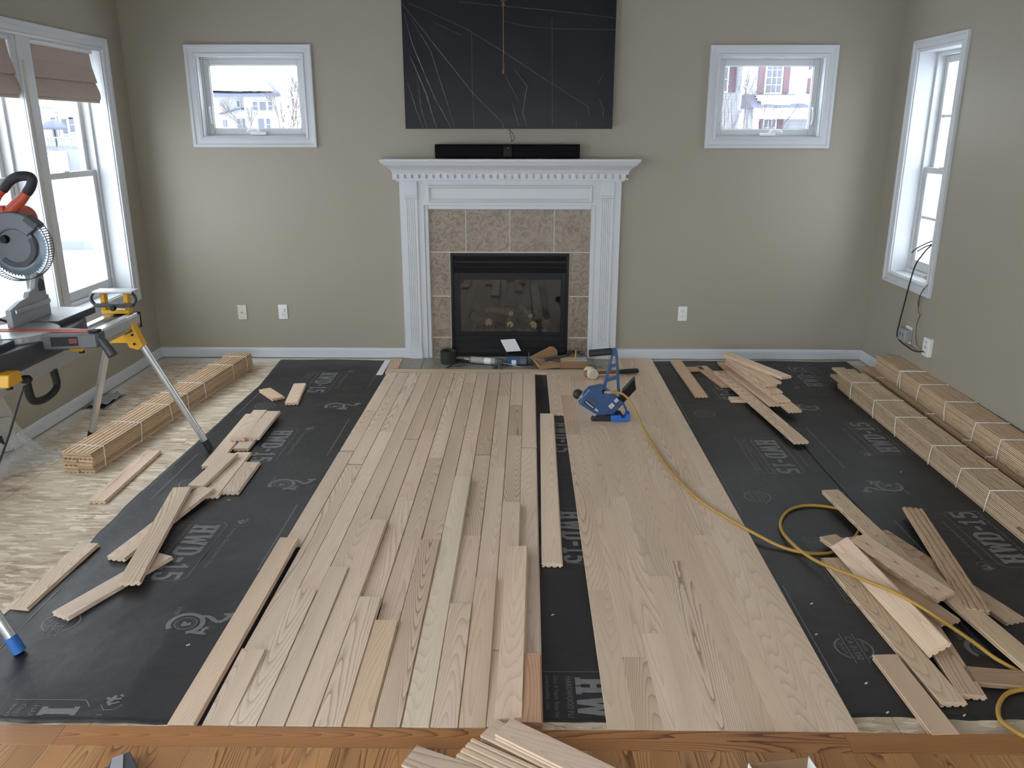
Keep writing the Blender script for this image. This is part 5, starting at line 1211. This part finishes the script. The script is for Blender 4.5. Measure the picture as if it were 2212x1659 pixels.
H1 = [(.548, Y0-.052, .215), (.578, Y0-.055, .214), (.604, Y0-.06, .205), (.638, 4.70, .175), (.668, 4.66, .13), (0.696, 4.57, 0.075), (0.734, 4.335, 0.030), (0.773, 3.951, 0.0285), (0.848, 3.616, 0.0285), (0.951, 3.398, 0.0285), (1.037, 3.251, 0.0265), (1.117, 3.178, 0.012), (1.203, 3.136, 0.0095), (1.299, 3.134, 0.0095), (1.40, 3.20, 0.0095), (1.50, 3.33, .0095), (1.554, 3.44, .0095), (1.54, 3.53, .0095), (1.458, 3.584, 0.0095), (1.353, 3.597, 0.0095), (1.26, 3.546, 0.0095), (1.188, 3.437, 0.0095), (1.158, 3.315, 0.014), (1.169, 3.156, 0.024), (1.206, 3.035, 0.030), (1.252, 2.926, 0.050), (1.31, 2.80, 0.078), (1.392, 2.665, 0.092), (1.476, 2.545, 0.072), (1.563, 2.470, 0.03), (1.605, 2.408, 0.012), (1.655, 2.33, 0.0095), (1.70, 2.28, .0095), (1.656, 2.257, 0.0095), (1.612, 2.252, 0.0095), (1.544, 2.228, 0.0095), (1.487, 2.172, 0.0095), (1.456, 2.109, 0.0095), (1.463, 2.059, 0.014), (1.47, 2.013, 0.0285), (1.509, 1.97, 0.0285), (1.60, 1.90, .0285)]
bm = BM(); tube(bm, H1, .0072, 10, 8); part('hose_tube', bm, HOSE, hs, world=True, smooth=True)
bm = BM(); cyl(bm, (.546, Y0-.052, .215), (.566, Y0-.053, .2145), .0095, seg=12); part('hose_fitting', bm, BRASS, hs, world=True)

# ================================================================== odds and ends on the hearth
HZ = .0188
r = thing('tape_roll', 'wide black roll of tape standing on the hearth', 'tape roll', (-.565, 6.05, HZ))
def hollow(bm, cx, cy, z0, z1, ro, ri, seg=28):
    pr = [(ro, z0), (ro, z1), (ri, z1), (ri, z0)]; rings = [[bm.verts.new((cx+q*math.cos(2*PI*k/seg), cy+q*math.sin(2*PI*k/seg), z)) for k in range(seg)] for q, z in pr]
    for a in range(4):
        A, B_ = rings[a], rings[(a+1) % 4]
        for k in range(seg): bm.faces.new((A[k], A[(k+1) % seg], B_[(k+1) % seg], B_[k]))
bm = BM(); hollow(bm, -.565, 6.05, HZ, HZ+.100, .058, .052); part('rolled_band', bm, BLACKM, r, world=True)
bm = BM(); hollow(bm, -.565, 6.05, HZ+.002, HZ+.094, .0515, .0495); part('inner_core', bm, DARKG, r, world=True)
bm = BM(); prism(bm, [(-.63, 6.06), (-.625, 6.056), (-.605, 6.01), (-.60, 6.013), (-.62, 6.06)], 'z', HZ+.004, HZ+.098); part('loose_tail', bm, BLACKM, r, world=True)
r = thing('black_strap', 'small black clip lying by the tape roll', 'clip', (-.46, 6.02, HZ))
bm = BM(); tube(bm, [(-.505, 6.10, HZ+.012), (-.47, 6.06, HZ+.016), (-.43, 6.05, HZ+.014), (-.41, 6.06, HZ+.010)], .010, 8, 5); part('clip_body', bm, BLACKM, r, world=True, smooth=True)
gun = thing('caulking_gun', 'grey caulking gun with a silver-labelled tube on the hearth', 'caulking gun', (-.25, 5.98, HZ))
ga, gb = Vector((-.395, 6.035, .052)), Vector((-.195, 5.985, .048)); gd = (gb-ga).normalized()
bm = BM(); cyl(bm, ga, gb, .025, seg=20); part('caulk_tube', bm, CAULK, gun, world=True)
bm = BM(); cyl(bm, ga+gd*.11, ga+gd*.16, .0256, seg=20); part('tube_label', bm, WHITEI, gun, world=True)
bm = BM(); cyl(bm, ga-gd*.012, ga+gd*.004, .026, .027, 20); cyl(bm, gb-gd*.012, gb+gd*.008, .028, seg=20); part('cradle_ring', bm, MIDG, gun, world=True)
bm = BM(); cyl(bm, ga-gd*.012, ga-gd*.052, .009, .004, 12); part('nozzle', bm, CORDM, gun, world=True)
bm = BM(); cyl(bm, gb, gb+gd*.19-Vector((0, 0, .024)), .0035, seg=8); part('plunger_rod', bm, CHROME, gun, world=True)
bm = BM(); e = gb+gd*.02; tube(bm, [e, e+Vector((-.02, -.05, -.014)), e+Vector((-.05, -.085, -.018))], .0095, 8, 5); tube(bm, [e+gd*.01, e+Vector((.0, -.06, -.012)), e+Vector((.002, -.115, -.018))], .009, 8, 5); obox(bm, e+Vector((.005, 0, 0)), gd, (0, 0, 1), gd.cross(Vector((0, 0, 1))), .018, .022, .016); part('trigger_handle', bm, MIDG, gun, world=True, smooth=False)
pb = thing('screw_box', 'clear plastic screw box with its lid open before the louvres', 'plastic box', (-.04, 6.03, HZ))
bm = BM()
bx(bm, -.125, .045, 5.985, 5.988, HZ, .10); bx(bm, -.125, .045, 6.085, 6.088, HZ, .10); bx(bm, -.125, -.122, 5.985, 6.088, HZ, .10); bx(bm, .042, .045, 5.985, 6.088, HZ, .10); bx(bm, -.125, .045, 5.985, 6.088, HZ, HZ+.003)
part('box_shell', bm, CLEARP, pb, world=True)
bm = BM(); bx(bm, -.120, .035, 5.99, 6.08, HZ+.003, .068); 
part('screw_heap', bm, GREYP, pb, world=True, bevel=.01)
bm = BM(); bx(bm, -.122, -.03, 5.9835, 5.9848, HZ+.008, .09); part('blue_label', bm, BLUE, pb, world=True)
bm = BM(); bx(bm, -.085, -.05, 5.9825, 5.9834, HZ+.004, .062); part('barcode_label', bm, WHITEI, pb, world=True)
bm = BM(); bx(bm, .0455, .0470, 5.99, 6.08, HZ+.01, .10); part('white_label', bm, WHITEI, pb, world=True)
bm = BM(); a_, b_ = Vector((-.122, 6.085, .10)), Vector((-.172, 6.10, .198)); obox(bm, (a_+b_)/2+Vector((.054, 0, 0)), (1, .0, .08), (a_-b_).normalized(), Vector((1, 0, .08)).cross((a_-b_).normalized()), .056, .052, .0025); part('open_lid', bm, VINYL, pb, world=True, bevel=.002)
cb = thing('cardboard_box', 'small open brown cardboard box with a paper slip at the hearth edge', 'cardboard box', (.30, 5.93, HZ))
def cbx(name, a, b, c, d, e, f_, m=CARD): bm = BM(); bx(bm, a, b, c, d, e, f_); return part(name, bm, m, cb, world=True)
cbx('box_bottom', .275, .490, 5.905, 6.06, HZ, HZ+.003); cbx('box_side', .275, .490, 5.905, 5.908, HZ, .076); cbx('box_side', .275, .490, 6.057, 6.06, HZ, .076); cbx('box_side', .487, .490, 5.908, 6.057, HZ, .076); cbx('box_side', .275, .278, 5.908, 6.057, HZ, .076)
cbx('paper_slip', .282, .484, 5.912, 6.05, .068, .071, PAPER)
def flap(name, q, m=CARD): 
    bm = BM(); q = [Vector(p) for p in q]; n__ = (q[1]-q[0]).cross(q[2]-q[0]).normalized()*.003
    A = [bm.verts.new(p) for p in q]; B_ = [bm.verts.new(p+n__) for p in q]; bm.faces.new(A); bm.faces.new(B_[::-1])
    for i in range(len(q)): j = (i+1) % len(q); bm.faces.new((A[i], A[j], B_[j], B_[i]))
    return part(name, bm, m, cb, world=True)
flap('lid_tray', [(.130, 5.885, HZ+.002), (.272, 5.915, .060), (.268, 6.03, .064), (.090, 5.99, .070), (.060, 5.95, .100)], CARDIN)
flap('lid_wall', [(.060, 5.95, .102), (.090, 5.995, .072), (.268, 6.035, .066), (.258, 6.045, .130), (.235, 6.045, .150), (.205, 6.04, .156)])
flap('lid_front', [(.128, 5.880, HZ+.001), (.278, 5.900, .030), (.276, 5.906, .062), (.132, 5.888, HZ+.03)])
flap('lid_tip', [(.128, 5.880, HZ+.001), (.132, 5.888, HZ+.03), (.062, 5.95, .104), (.056, 5.945, .100)])
kn = thing('utility_knife', 'dark utility knife lying across the cardboard box', 'knife', (.28, 5.96, .085))
bm = BM(); tube(bm, [(.165, 5.925, .080), (.20, 5.935, .086), (.26, 5.955, .094), (.33, 5.98, .10)], lambda t: .0125-.003*t, 10, 5); part('grip', bm, DARKG, kn, world=True, smooth=True)
bm = BM(); tube(bm, [(.162, 5.925, .074), (.148, 5.92, .068), (.138, 5.918, .064)], .004, 8, 4); part('tip', bm, MIDG, kn, world=True)
pl = thing('pliers', 'dark pliers resting on the far side of the cardboard box', 'pliers', (.40, 6.04, .085))
bm = BM(); tube(bm, [(.33, 6.0, .088), (.37, 6.03, .105), (.42, 6.045, .112), (.45, 6.05, .108)], .007, 8, 5); part('handle', bm, BLACKM, pl, world=True, smooth=True)
bm = BM(); tube(bm, [(.33, 6.045, .10), (.38, 6.05, .118), (.43, 6.04, .105), (.46, 6.035, .10)], .007, 8, 5); part('handle', bm, BLACKM, pl, world=True, smooth=True)
bm = BM(); obox(bm, (.455, 6.043, .105), (1, 0, 0), (0, 1, 0), (0, 0, 1), .022, .012, .006); part('jaw', bm, MIDG, pl, world=True, bevel=.003)
hk = thing('hex_key', 'bent yellow hex key on the cardboard box', 'hex key', (.35, 5.95, .08))
bm = BM(); tube(bm, [(.288, 5.955, .0765), (.36, 5.965, .0785), (.385, 5.968, .081), (.396, 5.97, .092), (.398, 5.972, .142)], .0042, 6, 6); part('shank', bm, YELLOW, hk, world=True, smooth=True)
for p, q, lab in (((-.575, 5.905, HZ+.003), (-.53, 5.985, HZ+.003), 'thicker dark nail strip lying on the hearth'), ((-.515, 5.955, HZ+.002), (-.42, 5.98, HZ+.002), 'thin nail strip lying on the hearth by the caulking gun')):
    bm = BM(); bar(bm, p, q, .006, .005); tag(part('nail_strip', bm, BLACKM), lab, 'nail strip')
bm = BM(); bar(bm, (.445, 5.845, .0245), (.545, 5.895, .0245), .010, .004); tag(part('blue_pencil', bm, BLUEL, None, bevel=.001), 'flat blue carpenter pencil behind the mallet head', 'pencil')
bm = BM(); tube(bm, [(.50, 6.02, HZ+.002), (.53, 5.98, HZ+.003), (.56, 5.96, HZ+.003), (.60, 5.97, HZ+.003)], .002, 6, 5); tag(part('loose_wire', bm, COPPER, None, True), 'thin reddish wire beside the cardboard box', 'wire')

# ---- foreground bits on the finished floor
KZ = ZB+PT+.0004
r = thing('battery_case', 'dark blue-grey tool case corner at the bottom edge', 'tool case', (-1.09, 1.83, KZ))
bm = BM(); prism(bm, [(-1.142, 1.866), (-1.102, 1.894), (-1.055, 1.838), (-1.02, 1.76), (-1.12, 1.73)], 'z', KZ, KZ+.028); part('case_shell', bm, DARKG, r, world=True, bevel=.004)
bm = BM(); prism(bm, [(-1.136, 1.860), (-1.113, 1.878), (-1.078, 1.80), (-1.11, 1.78)], 'z', KZ+.028, KZ+.032); part('case_label', bm, GREYP, r, world=True)
r = thing('white_carton', 'open white carton with a dark inside at the bottom edge', 'carton', (.72, 1.80, KZ))
ca, cb_ = math.cos(.16), math.sin(.16)
def cw(u, v): return (.625+u*ca-v*cb_, 1.80+u*cb_+v*ca-.04)
def wallc(name, u0, v0, u1, v1, m):
    bm = BM(); prism(bm, [cw(u0, v0), cw(u1, v0), cw(u1, v1), cw(u0, v1)], 'z', KZ, KZ+.065); part(name, bm, m, r, world=True)
wallc('carton_side', 0, -.12, .003, .07, WHITEP); wallc('carton_side', .172, -.12, .175, .07, WHITEP); wallc('carton_side', .003, .067, .172, .07, CARDIN)
bm = BM(); prism(bm, [cw(0, -.12), cw(.175, -.12), cw(.175, .07), cw(0, .07)], 'z', KZ, KZ+.003); part('carton_bottom', bm, BLACKM, r, world=True)
CHIPS = ['tiny wood chip near the printed emblem on the saw-side felt', 'tiny wood chip on the saw-side felt near the doorway', 'tiny wood chip on felt beside the nailed strip, mid heap', 'tiny wood chip on felt beside the nailed strip, far of heap',
         'tiny wood chip on felt before the hose heap', 'tiny wood chip in the black felt gap', 'tiny wood chip by the heap plank reaching bare subfloor', 'tiny wood chip near the emblem before the banded bundles', 'tiny wood chip at the felt edge near the nailed strip']
for i, (x, y) in enumerate(((-1.42, 3.62), (-1.16, 2.45), (1.05, 2.55), (1.10, 2.75), (1.12, 2.28), (.115, 2.66), (1.36, 2.13), (1.99, 4.02), (1.13, 2.14))):
    bm = BM(); obox(bm, (x, y, .0085 if x < 0 else .005), (.8, .6, 0), (-.6, .8, 0), (0, 0, 1), .006, .002, .0012)
    tag(part('wood_chip', bm, OAK), CHIPS[i], 'wood chip', 'pale wood chips on the black felt')

# ================================================================== outside: snow, street, neighbours
GZ = -.85
V, F = [], []; n_ = 60
for j in range(n_+1):
    for i in range(n_+1):
        x, y = -140+280*i/n_, -60+230*j/n_
        V.append((x, y, GZ + (.25*nz(x*.09, y*.09) if math.hypot(x, y-2) > 14 else 0) - .05))
F = [(j*(n_+1)+i, j*(n_+1)+i+1, (j+1)*(n_+1)+i+1, (j+1)*(n_+1)+i) for j in range(n_) for i in range(n_)]
tag(obj_from('ground_snow', V, F, SNOW, None, True), 'snow-covered ground outside the windows', 'snow', kind='structure')
bm = BM(); bx(bm, -110, 60, 18.9, 23.2, GZ-.4, GZ+.12); tag(part('street', bm, ASPH), 'wet grey street crossing the snow outside the big window', 'street', kind='structure')

def clap_mat(name, col, step):
    m, nt, b = new_mat(name)
    tc = N(nt, 'ShaderNodeTexCoord').outputs['Object']; sp = N(nt, 'ShaderNodeSeparateXYZ'); L(nt, tc, sp.inputs[0])
    f = math_n(nt, 'FRACT', math_n(nt, 'MULTIPLY', sp.outputs[2], 1/step)); g = math_n(nt, 'GREATER_THAN', f, .86)
    L(nt, mix_c(nt, g, col, tuple(c*.80 for c in col)), b.inputs['Base Color']); b.inputs['Roughness'].default_value = .7
    bump(nt, b, f, .4, .02); return m
CLAP = clap_mat('pale_clapboard', (.27, .28, .305), .17); CLAPW = clap_mat('white_clapboard', (.38, .385, .395), .2)
def xwin(par, x0, x1, z0, z1, y, nv=3, nh=4, shut=None):
    bm = BM(); t = .10
    bx(bm, x0-t, x1+t, y-.08, y, z0-t, z1+t); w = part('window', bm, EXTRIM, par, world=True)
    def sub(nm, bm_, m): o = part(nm, bm_, m, w); o.data.transform(Matrix.Translation(-par.location)); return o
    bm = BM(); bx(bm, x0, x1, y-.10, y-.07, z0, z1); sub('pane', bm, EXGLASS)
    for i in range(1, nv): bm = BM(); x = x0+(x1-x0)*i/nv; bx(bm, x-.018, x+.018, y-.12, y-.09, z0, z1); sub('muntin', bm, EXTRIM)
    for j in range(1, nh): bm = BM(); z = z0+(z1-z0)*j/nh; bx(bm, x0, x1, y-.12, y-.09, z-.018, z+.018); sub('muntin', bm, EXTRIM)
    if shut:
        for xa, xb in ((x0-t-.02-shut, x0-t-.02), (x1+t+.02, x1+t+.02+shut)):
            bm = BM(); bx(bm, xa, xb, y-.09, y-.02, z0-t*.6, z1+t*.6); s = part('shutter', bm, SHUT, par, world=True, bevel=.02)
# --- house seen through the crank window on the narrow-window side
hb = thing('shuttered_house', 'pale clapboard house with maroon shutters outside the crank window', 'house', (14, 50, GZ))
bm = BM(); bx(bm, 12.0, 26, 48, 58, GZ, 7.2); part('main_wall', bm, CLAP, hb, world=True)
bm = BM(); bx(bm, 4, 12.0, 49.6, 58, GZ, 7.2); part('wing_wall', bm, CLAP, hb, world=True)
bm = BM(); bx(bm, 11.9, 12.15, 47.92, 48.05, GZ, 7.2); part('corner_board', bm, EXTRIM, hb, world=True)
bm = BM(); prism(bm, [(46.9, 7.2), (53, 11), (59, 7.2)], 'x', 3.5, 26.5); part('roof', bm, ROOFM, hb, world=True)
xwin(hb, 13.23, 14.02, 3.72, 6.0, 48, 3, 6, .34); xwin(hb, 15.95, 16.75, 3.72, 6.0, 48, 3, 6, .34)
xwin(hb, 11.0, 11.45, 3.85, 5.1, 49.6, 2, 2, .36)
xwin(hb, 13.32, 13.90, .6, 2.28, 48, 3, 4, .33); xwin(hb, 10.6, 11.2, .5, 2.2, 49.6, 2, 2, .0)
bm = BM(); prism(bm, [(48, 3.62), (45.6, 2.98), (45.6, 2.86), (48, 2.86)], 'x', 11.95, 24); part('porch_roof', bm, ROOFM, hb, world=True)
V, F = [], []
for j in range(9):
    for i in range(40):
        s, t = i/39, j/8; y = 45.66+2.2*t; z = 2.995 + (y-45.6)*.267 + .10*min(1, 4*t*(1-t)*2) + .02*nz(i*.4, j*.4)
        x = 12.45 + 11*s + (.35*nz(j*.7, 3) if i == 0 else 0)
        if i < 9 and j > 6: z -= .16
        if 5 < i < 9 and j < 2: z -= .13
        V.append((x-14, y-50, z-GZ))
F = [(j*40+i, j*40+i+1, (j+1)*40+i+1, (j+1)*40+i) for j in range(8) for i in range(39)]
o = obj_from('roof_snow', V, F, SNOW, hb, True)
bm = BM(); bx(bm, 12.1, 24, 45.7, 45.85, 2.30, 2.87); part('porch_beam', bm, EXTRIM, hb, world=True)
for x in (12.25, 17.0, 20.5): bm = BM(); bx(bm, x-.14, x+.14, 45.68, 45.92, GZ, 2.35); part('porch_post', bm, EXTRIM, hb, world=True)
# --- house seen through the crank window on the saw side
ha = thing('snowy_house', 'white house with a snow-loaded roof outside the crank window', 'house', (-27, 84, GZ))
bm = BM(); bx(bm, -34, -22.7, 80, 81, GZ, 4.85); part('main_wall', bm, CLAPW, ha, world=True)
bm = BM(); bx(bm, -25.6, -22.65, 79.0, 80, GZ, 4.8); part('bay_wall', bm, CLAPW, ha, world=True)
def roofpoly(name, pts, faces, mat): return obj_from(name, [(p[0]+27, p[1]-84, p[2]-GZ) for p in pts], faces, mat, ha)
roofpoly('roof', [(-34.6, 78.4, 4.75), (-22.0, 78.4, 4.9), (-25.0, 86, 6.30), (-26.2, 86, 6.68), (-34.6, 86, 6.72), (-34.6, 94, 4.75), (-26.9, 94, 4.9)], [(0, 1, 2, 3, 4), (2, 1, 6), (4, 3, 2, 6, 5), (0, 4, 5)], ROOFM)
V = []
for j in range(13):
    for i in range(30):
        s, t = i/29, j/12; xr = -22.6 - 3.3*t; xl = -29.2 - 5.0*t**.6 if t > .02 else -26.2
        x = xl + (xr-xl)*s; y = 78.45 + 7.5*t; z = 4.98 + 1.62*t + .12 + .05*nz(i*.3, j*.3)
        V.append((x, y, z))
roofpoly('roof_snow', V, [(j*30+i, j*30+i+1, (j+1)*30+i+1, (j+1)*30+i) for j in range(12) for i in range(29)], SNOW)
bm = BM(); bx(bm, -34.4, -22.0, 78.35, 78.5, 4.62, 4.82); part('eave_board', bm, ROOFM, ha, world=True)
xwin(ha, -24.75, -24.35, 3.45, 4.2, 79, 1, 2); xwin(ha, -24.15, -23.55, 3.45, 4.2, 79, 1, 1); xwin(ha, -23.35, -22.98, 3.45, 4.2, 79, 1, 2)
xwin(ha, -26.55, -26.3, 3.8, 4.3, 80, 1, 1)
xwin(ha, -26.7, -26.35, 1.7, 2.75, 80, 1, 2); xwin(ha, -26.2, -25.65, 1.7, 2.75, 80, 1, 1); xwin(ha, -24.4, -23.85, 1.7, 2.75, 79, 1, 1); xwin(ha, -23.65, -23.3, 1.7, 2.75, 79, 1, 2); xwin(ha, -28.0, -27.6, 2.0, 2.65, 80, 2, 1)
bm = BM(); prism(bm, [(-28.1, 3.2), (-26.4, 3.68), (-25.9, 3.68), (-25.9, 3.55), (-26.4, 3.55), (-28.1, 3.1)], 'y', 79.2, 80); part('porch_rake', bm, ROOFM, ha, world=True)
# --- house seen through the big window
hc = thing('deck_house', 'white house with a deck and steps far beyond the big window', 'house', (-31, 56, GZ))
bm = BM(); bx(bm, -34, -28.6, 55.5, 62, GZ, 3.2); part('main_wall', bm, CLAPW, hc, world=True)
bm = BM(); prism(bm, [(-29.6, 3.2), (-29.6, 2.4), (-26.2, 2.4), (-26.2, 3.0), (-27.3, 3.85)], 'y', 54.6, 60); part('gable_wall', bm, CLAPW, hc, world=True)
bm = BM(); bx(bm, -29.2, -26.2, 54.7, 60, GZ, 2.4); part('gable_base', bm, CLAPW, hc, world=True)
bm = BM(); prism(bm, [(55, 3.15), (58.5, 4.6), (62.5, 3.15)], 'x', -35, -28.4); part('roof', bm, SNOW, hc, world=True)
bm = BM(); prism(bm, [(-30.0, 2.95), (-27.3, 4.05), (-25.8, 2.95), (-25.8, 2.75), (-27.3, 3.85), (-30.0, 2.75)], 'y', 54.3, 60); part('gable_roof', bm, SNOW, hc, world=True)
xwin(hc, -29.9, -29.5, 1.5, 2.6, 55.5, 1, 1); xwin(hc, -29.0, -28.7, 1.6, 2.5, 54.7, 1, 2)
xwin(hc, -30.6, -30.3, 1.2, 2.5, 55.5, 1, 1)
bm = BM(); bx(bm, -33, -26.4, 51.5, 55.4, .55, .75); part('deck', bm, PORCH, hc, world=True); bm = BM(); bx(bm, -33, -26.4, 51.45, 51.6, GZ, .6); part('deck_skirt', bm, PORCH, hc, world=True)
bm = BM(); bx(bm, -33, -26.4, 51.4, 51.5, 1.25, 1.33)
for i in range(34): x = -33+i*.2; bx(bm, x, x+.04, 51.42, 51.48, .7, 1.3)
o = part('deck_railing', bm, PORCH, hc, world=True)
for k in range(6): bm = BM(); bx(bm, -28.6, -27.7, 51.4-.3*(k+1), 51.4-.3*k, GZ, .5-.22*k); part('step', bm, SNOW, hc, world=True)
um = thing('patio_umbrella', 'dark closed-canopy umbrella on the far deck', 'umbrella', (-28.9, 52.6, .75))
bm = BM(); lathe(bm, [(.75, 1.75), (.7, 1.95), (.45, 2.2), (.05, 2.35)], 14, (-28.9, 52.6, 0)); part('canopy', bm, ROOFM, um, world=True, smooth=True)
bm = BM(); cyl(bm, (-28.9, 52.6, .75), (-28.9, 52.6, 2.3), .04, seg=8); part('pole', bm, BLACKM, um, world=True)
ev = thing('evergreen_tree', 'shaggy snow-flecked evergreen beside the far deck', 'tree', (-21.0, 44, GZ))
bm = BM(); rng = random.Random(5)
for k in range(420):
    h = rng.random(); zz = GZ+.3+4.6*h; rr_ = (1.25*(1-h)+.25)*rng.random()**.5; a = rng.random()*2*PI
    c = Vector((-21.0+rr_*math.cos(a), 44+rr_*math.sin(a), zz)); d = Vector((math.cos(a), math.sin(a), -.35)).normalized(); s = Vector((-math.sin(a), math.cos(a), 0))
    w_ = .10+.14*rng.random()
    v = [bm.verts.new(c-s*w_), bm.verts.new(c+s*w_), bm.verts.new(c+d*.45), bm.verts.new(c+Vector((0, 0, .12)))]
    bm.faces.new((v[0], v[1], v[2])); bm.faces.new((v[0], v[2], v[3])); bm.faces.new((v[1], v[3], v[2]))
o = part('foliage', bm, EVERG, ev, world=True); o['kind'] = 'stuff'
bm = BM(); cyl(bm, (-21, 44, GZ-.1), (-21, 44, 3.4), .12, .04, 8); part('trunk', bm, BARK, ev, world=True)
def bare_tree(name, label, x, y, h, spread, seed, r0, levels=4, group=None):
    t = thing(name, label, 'tree', (x, y, GZ), 0, group); rng = random.Random(seed); bm = BM()
    def grow(p, d, ln, r, lv):
        q = p + d*ln; cyl(bm, p, q, r, r*.7, 5, False)
        if lv == 0: return
        for k in range(rng.choice((2, 3, 3))):
            nd = (d + Vector((rng.uniform(-1, 1), rng.uniform(-1, 1), rng.uniform(-.2, .5)))*spread).normalized()
            grow(p + d*ln*rng.uniform(.55, 1), nd, ln*rng.uniform(.6, .85), r*.62, lv-1)
    grow(Vector((x, y, GZ)), Vector((0, 0, 1)), h*.36, r0, levels)
    part('branches', bm, BARK, t, world=True)
bare_tree('bare_tree', 'thin bare tree before the maroon-shuttered house, pane edge side', 4.95, 19.5, 4.4, .42, 11, .024, 5)
bare_tree('bare_tree', 'bare sapling before the maroon-shuttered house, low in the pane', 3.95, 17.0, 3.2, .42, 23, .018, 5)
bare_tree('bare_tree', 'bare tree before the porch of the maroon-shuttered house', 4.25, 18.0, 4.0, .38, 37, .02, 5)
for i, (x, y, h) in enumerate(((-21.3, 78, 7.4), (-20.4, 77, 6.8), (-19.5, 78, 7.2), (-18.7, 77, 6.4), (-20.0, 75, 5.6), (-21.0, 74, 5.8), (-23.4, 73, 4.6))):
    bare_tree('bare_shrub', f'bare winter thicket bush, {["first", "second", "third", "fourth", "fifth", "sixth", "seventh"][i]} beside the snowy-roofed house', x, y, h, .42, 50+i, .08, 7, 'bare bushes by the snowy-roofed house')
nb_ = thing('neighbour_garage', 'white neighbour wall outside the narrow grid window', 'house', (9, 14, GZ))
bm = BM(); bx(bm, 7.5, 16, 12.5, 22, GZ, 3.0); part('main_wall', bm, CLAPW, nb_, world=True)
bm = BM(); prism(bm, [(7.0, 3.0), (11.7, 6.2), (16.5, 3.0)], 'y', 12, 22.5); part('roof', bm, SNOW, nb_, world=True)
bm = BM(); prism(bm, [(6.9, 2.85), (7.5, 2.85), (11.7, 6.0), (11.7, 6.35)], 'y', 11.9, 12.05); part('rake_board', bm, ROOFM, nb_, world=True)
xwin(nb_, 8.6, 9.6, .4, 2.0, 12.5, 2, 2)
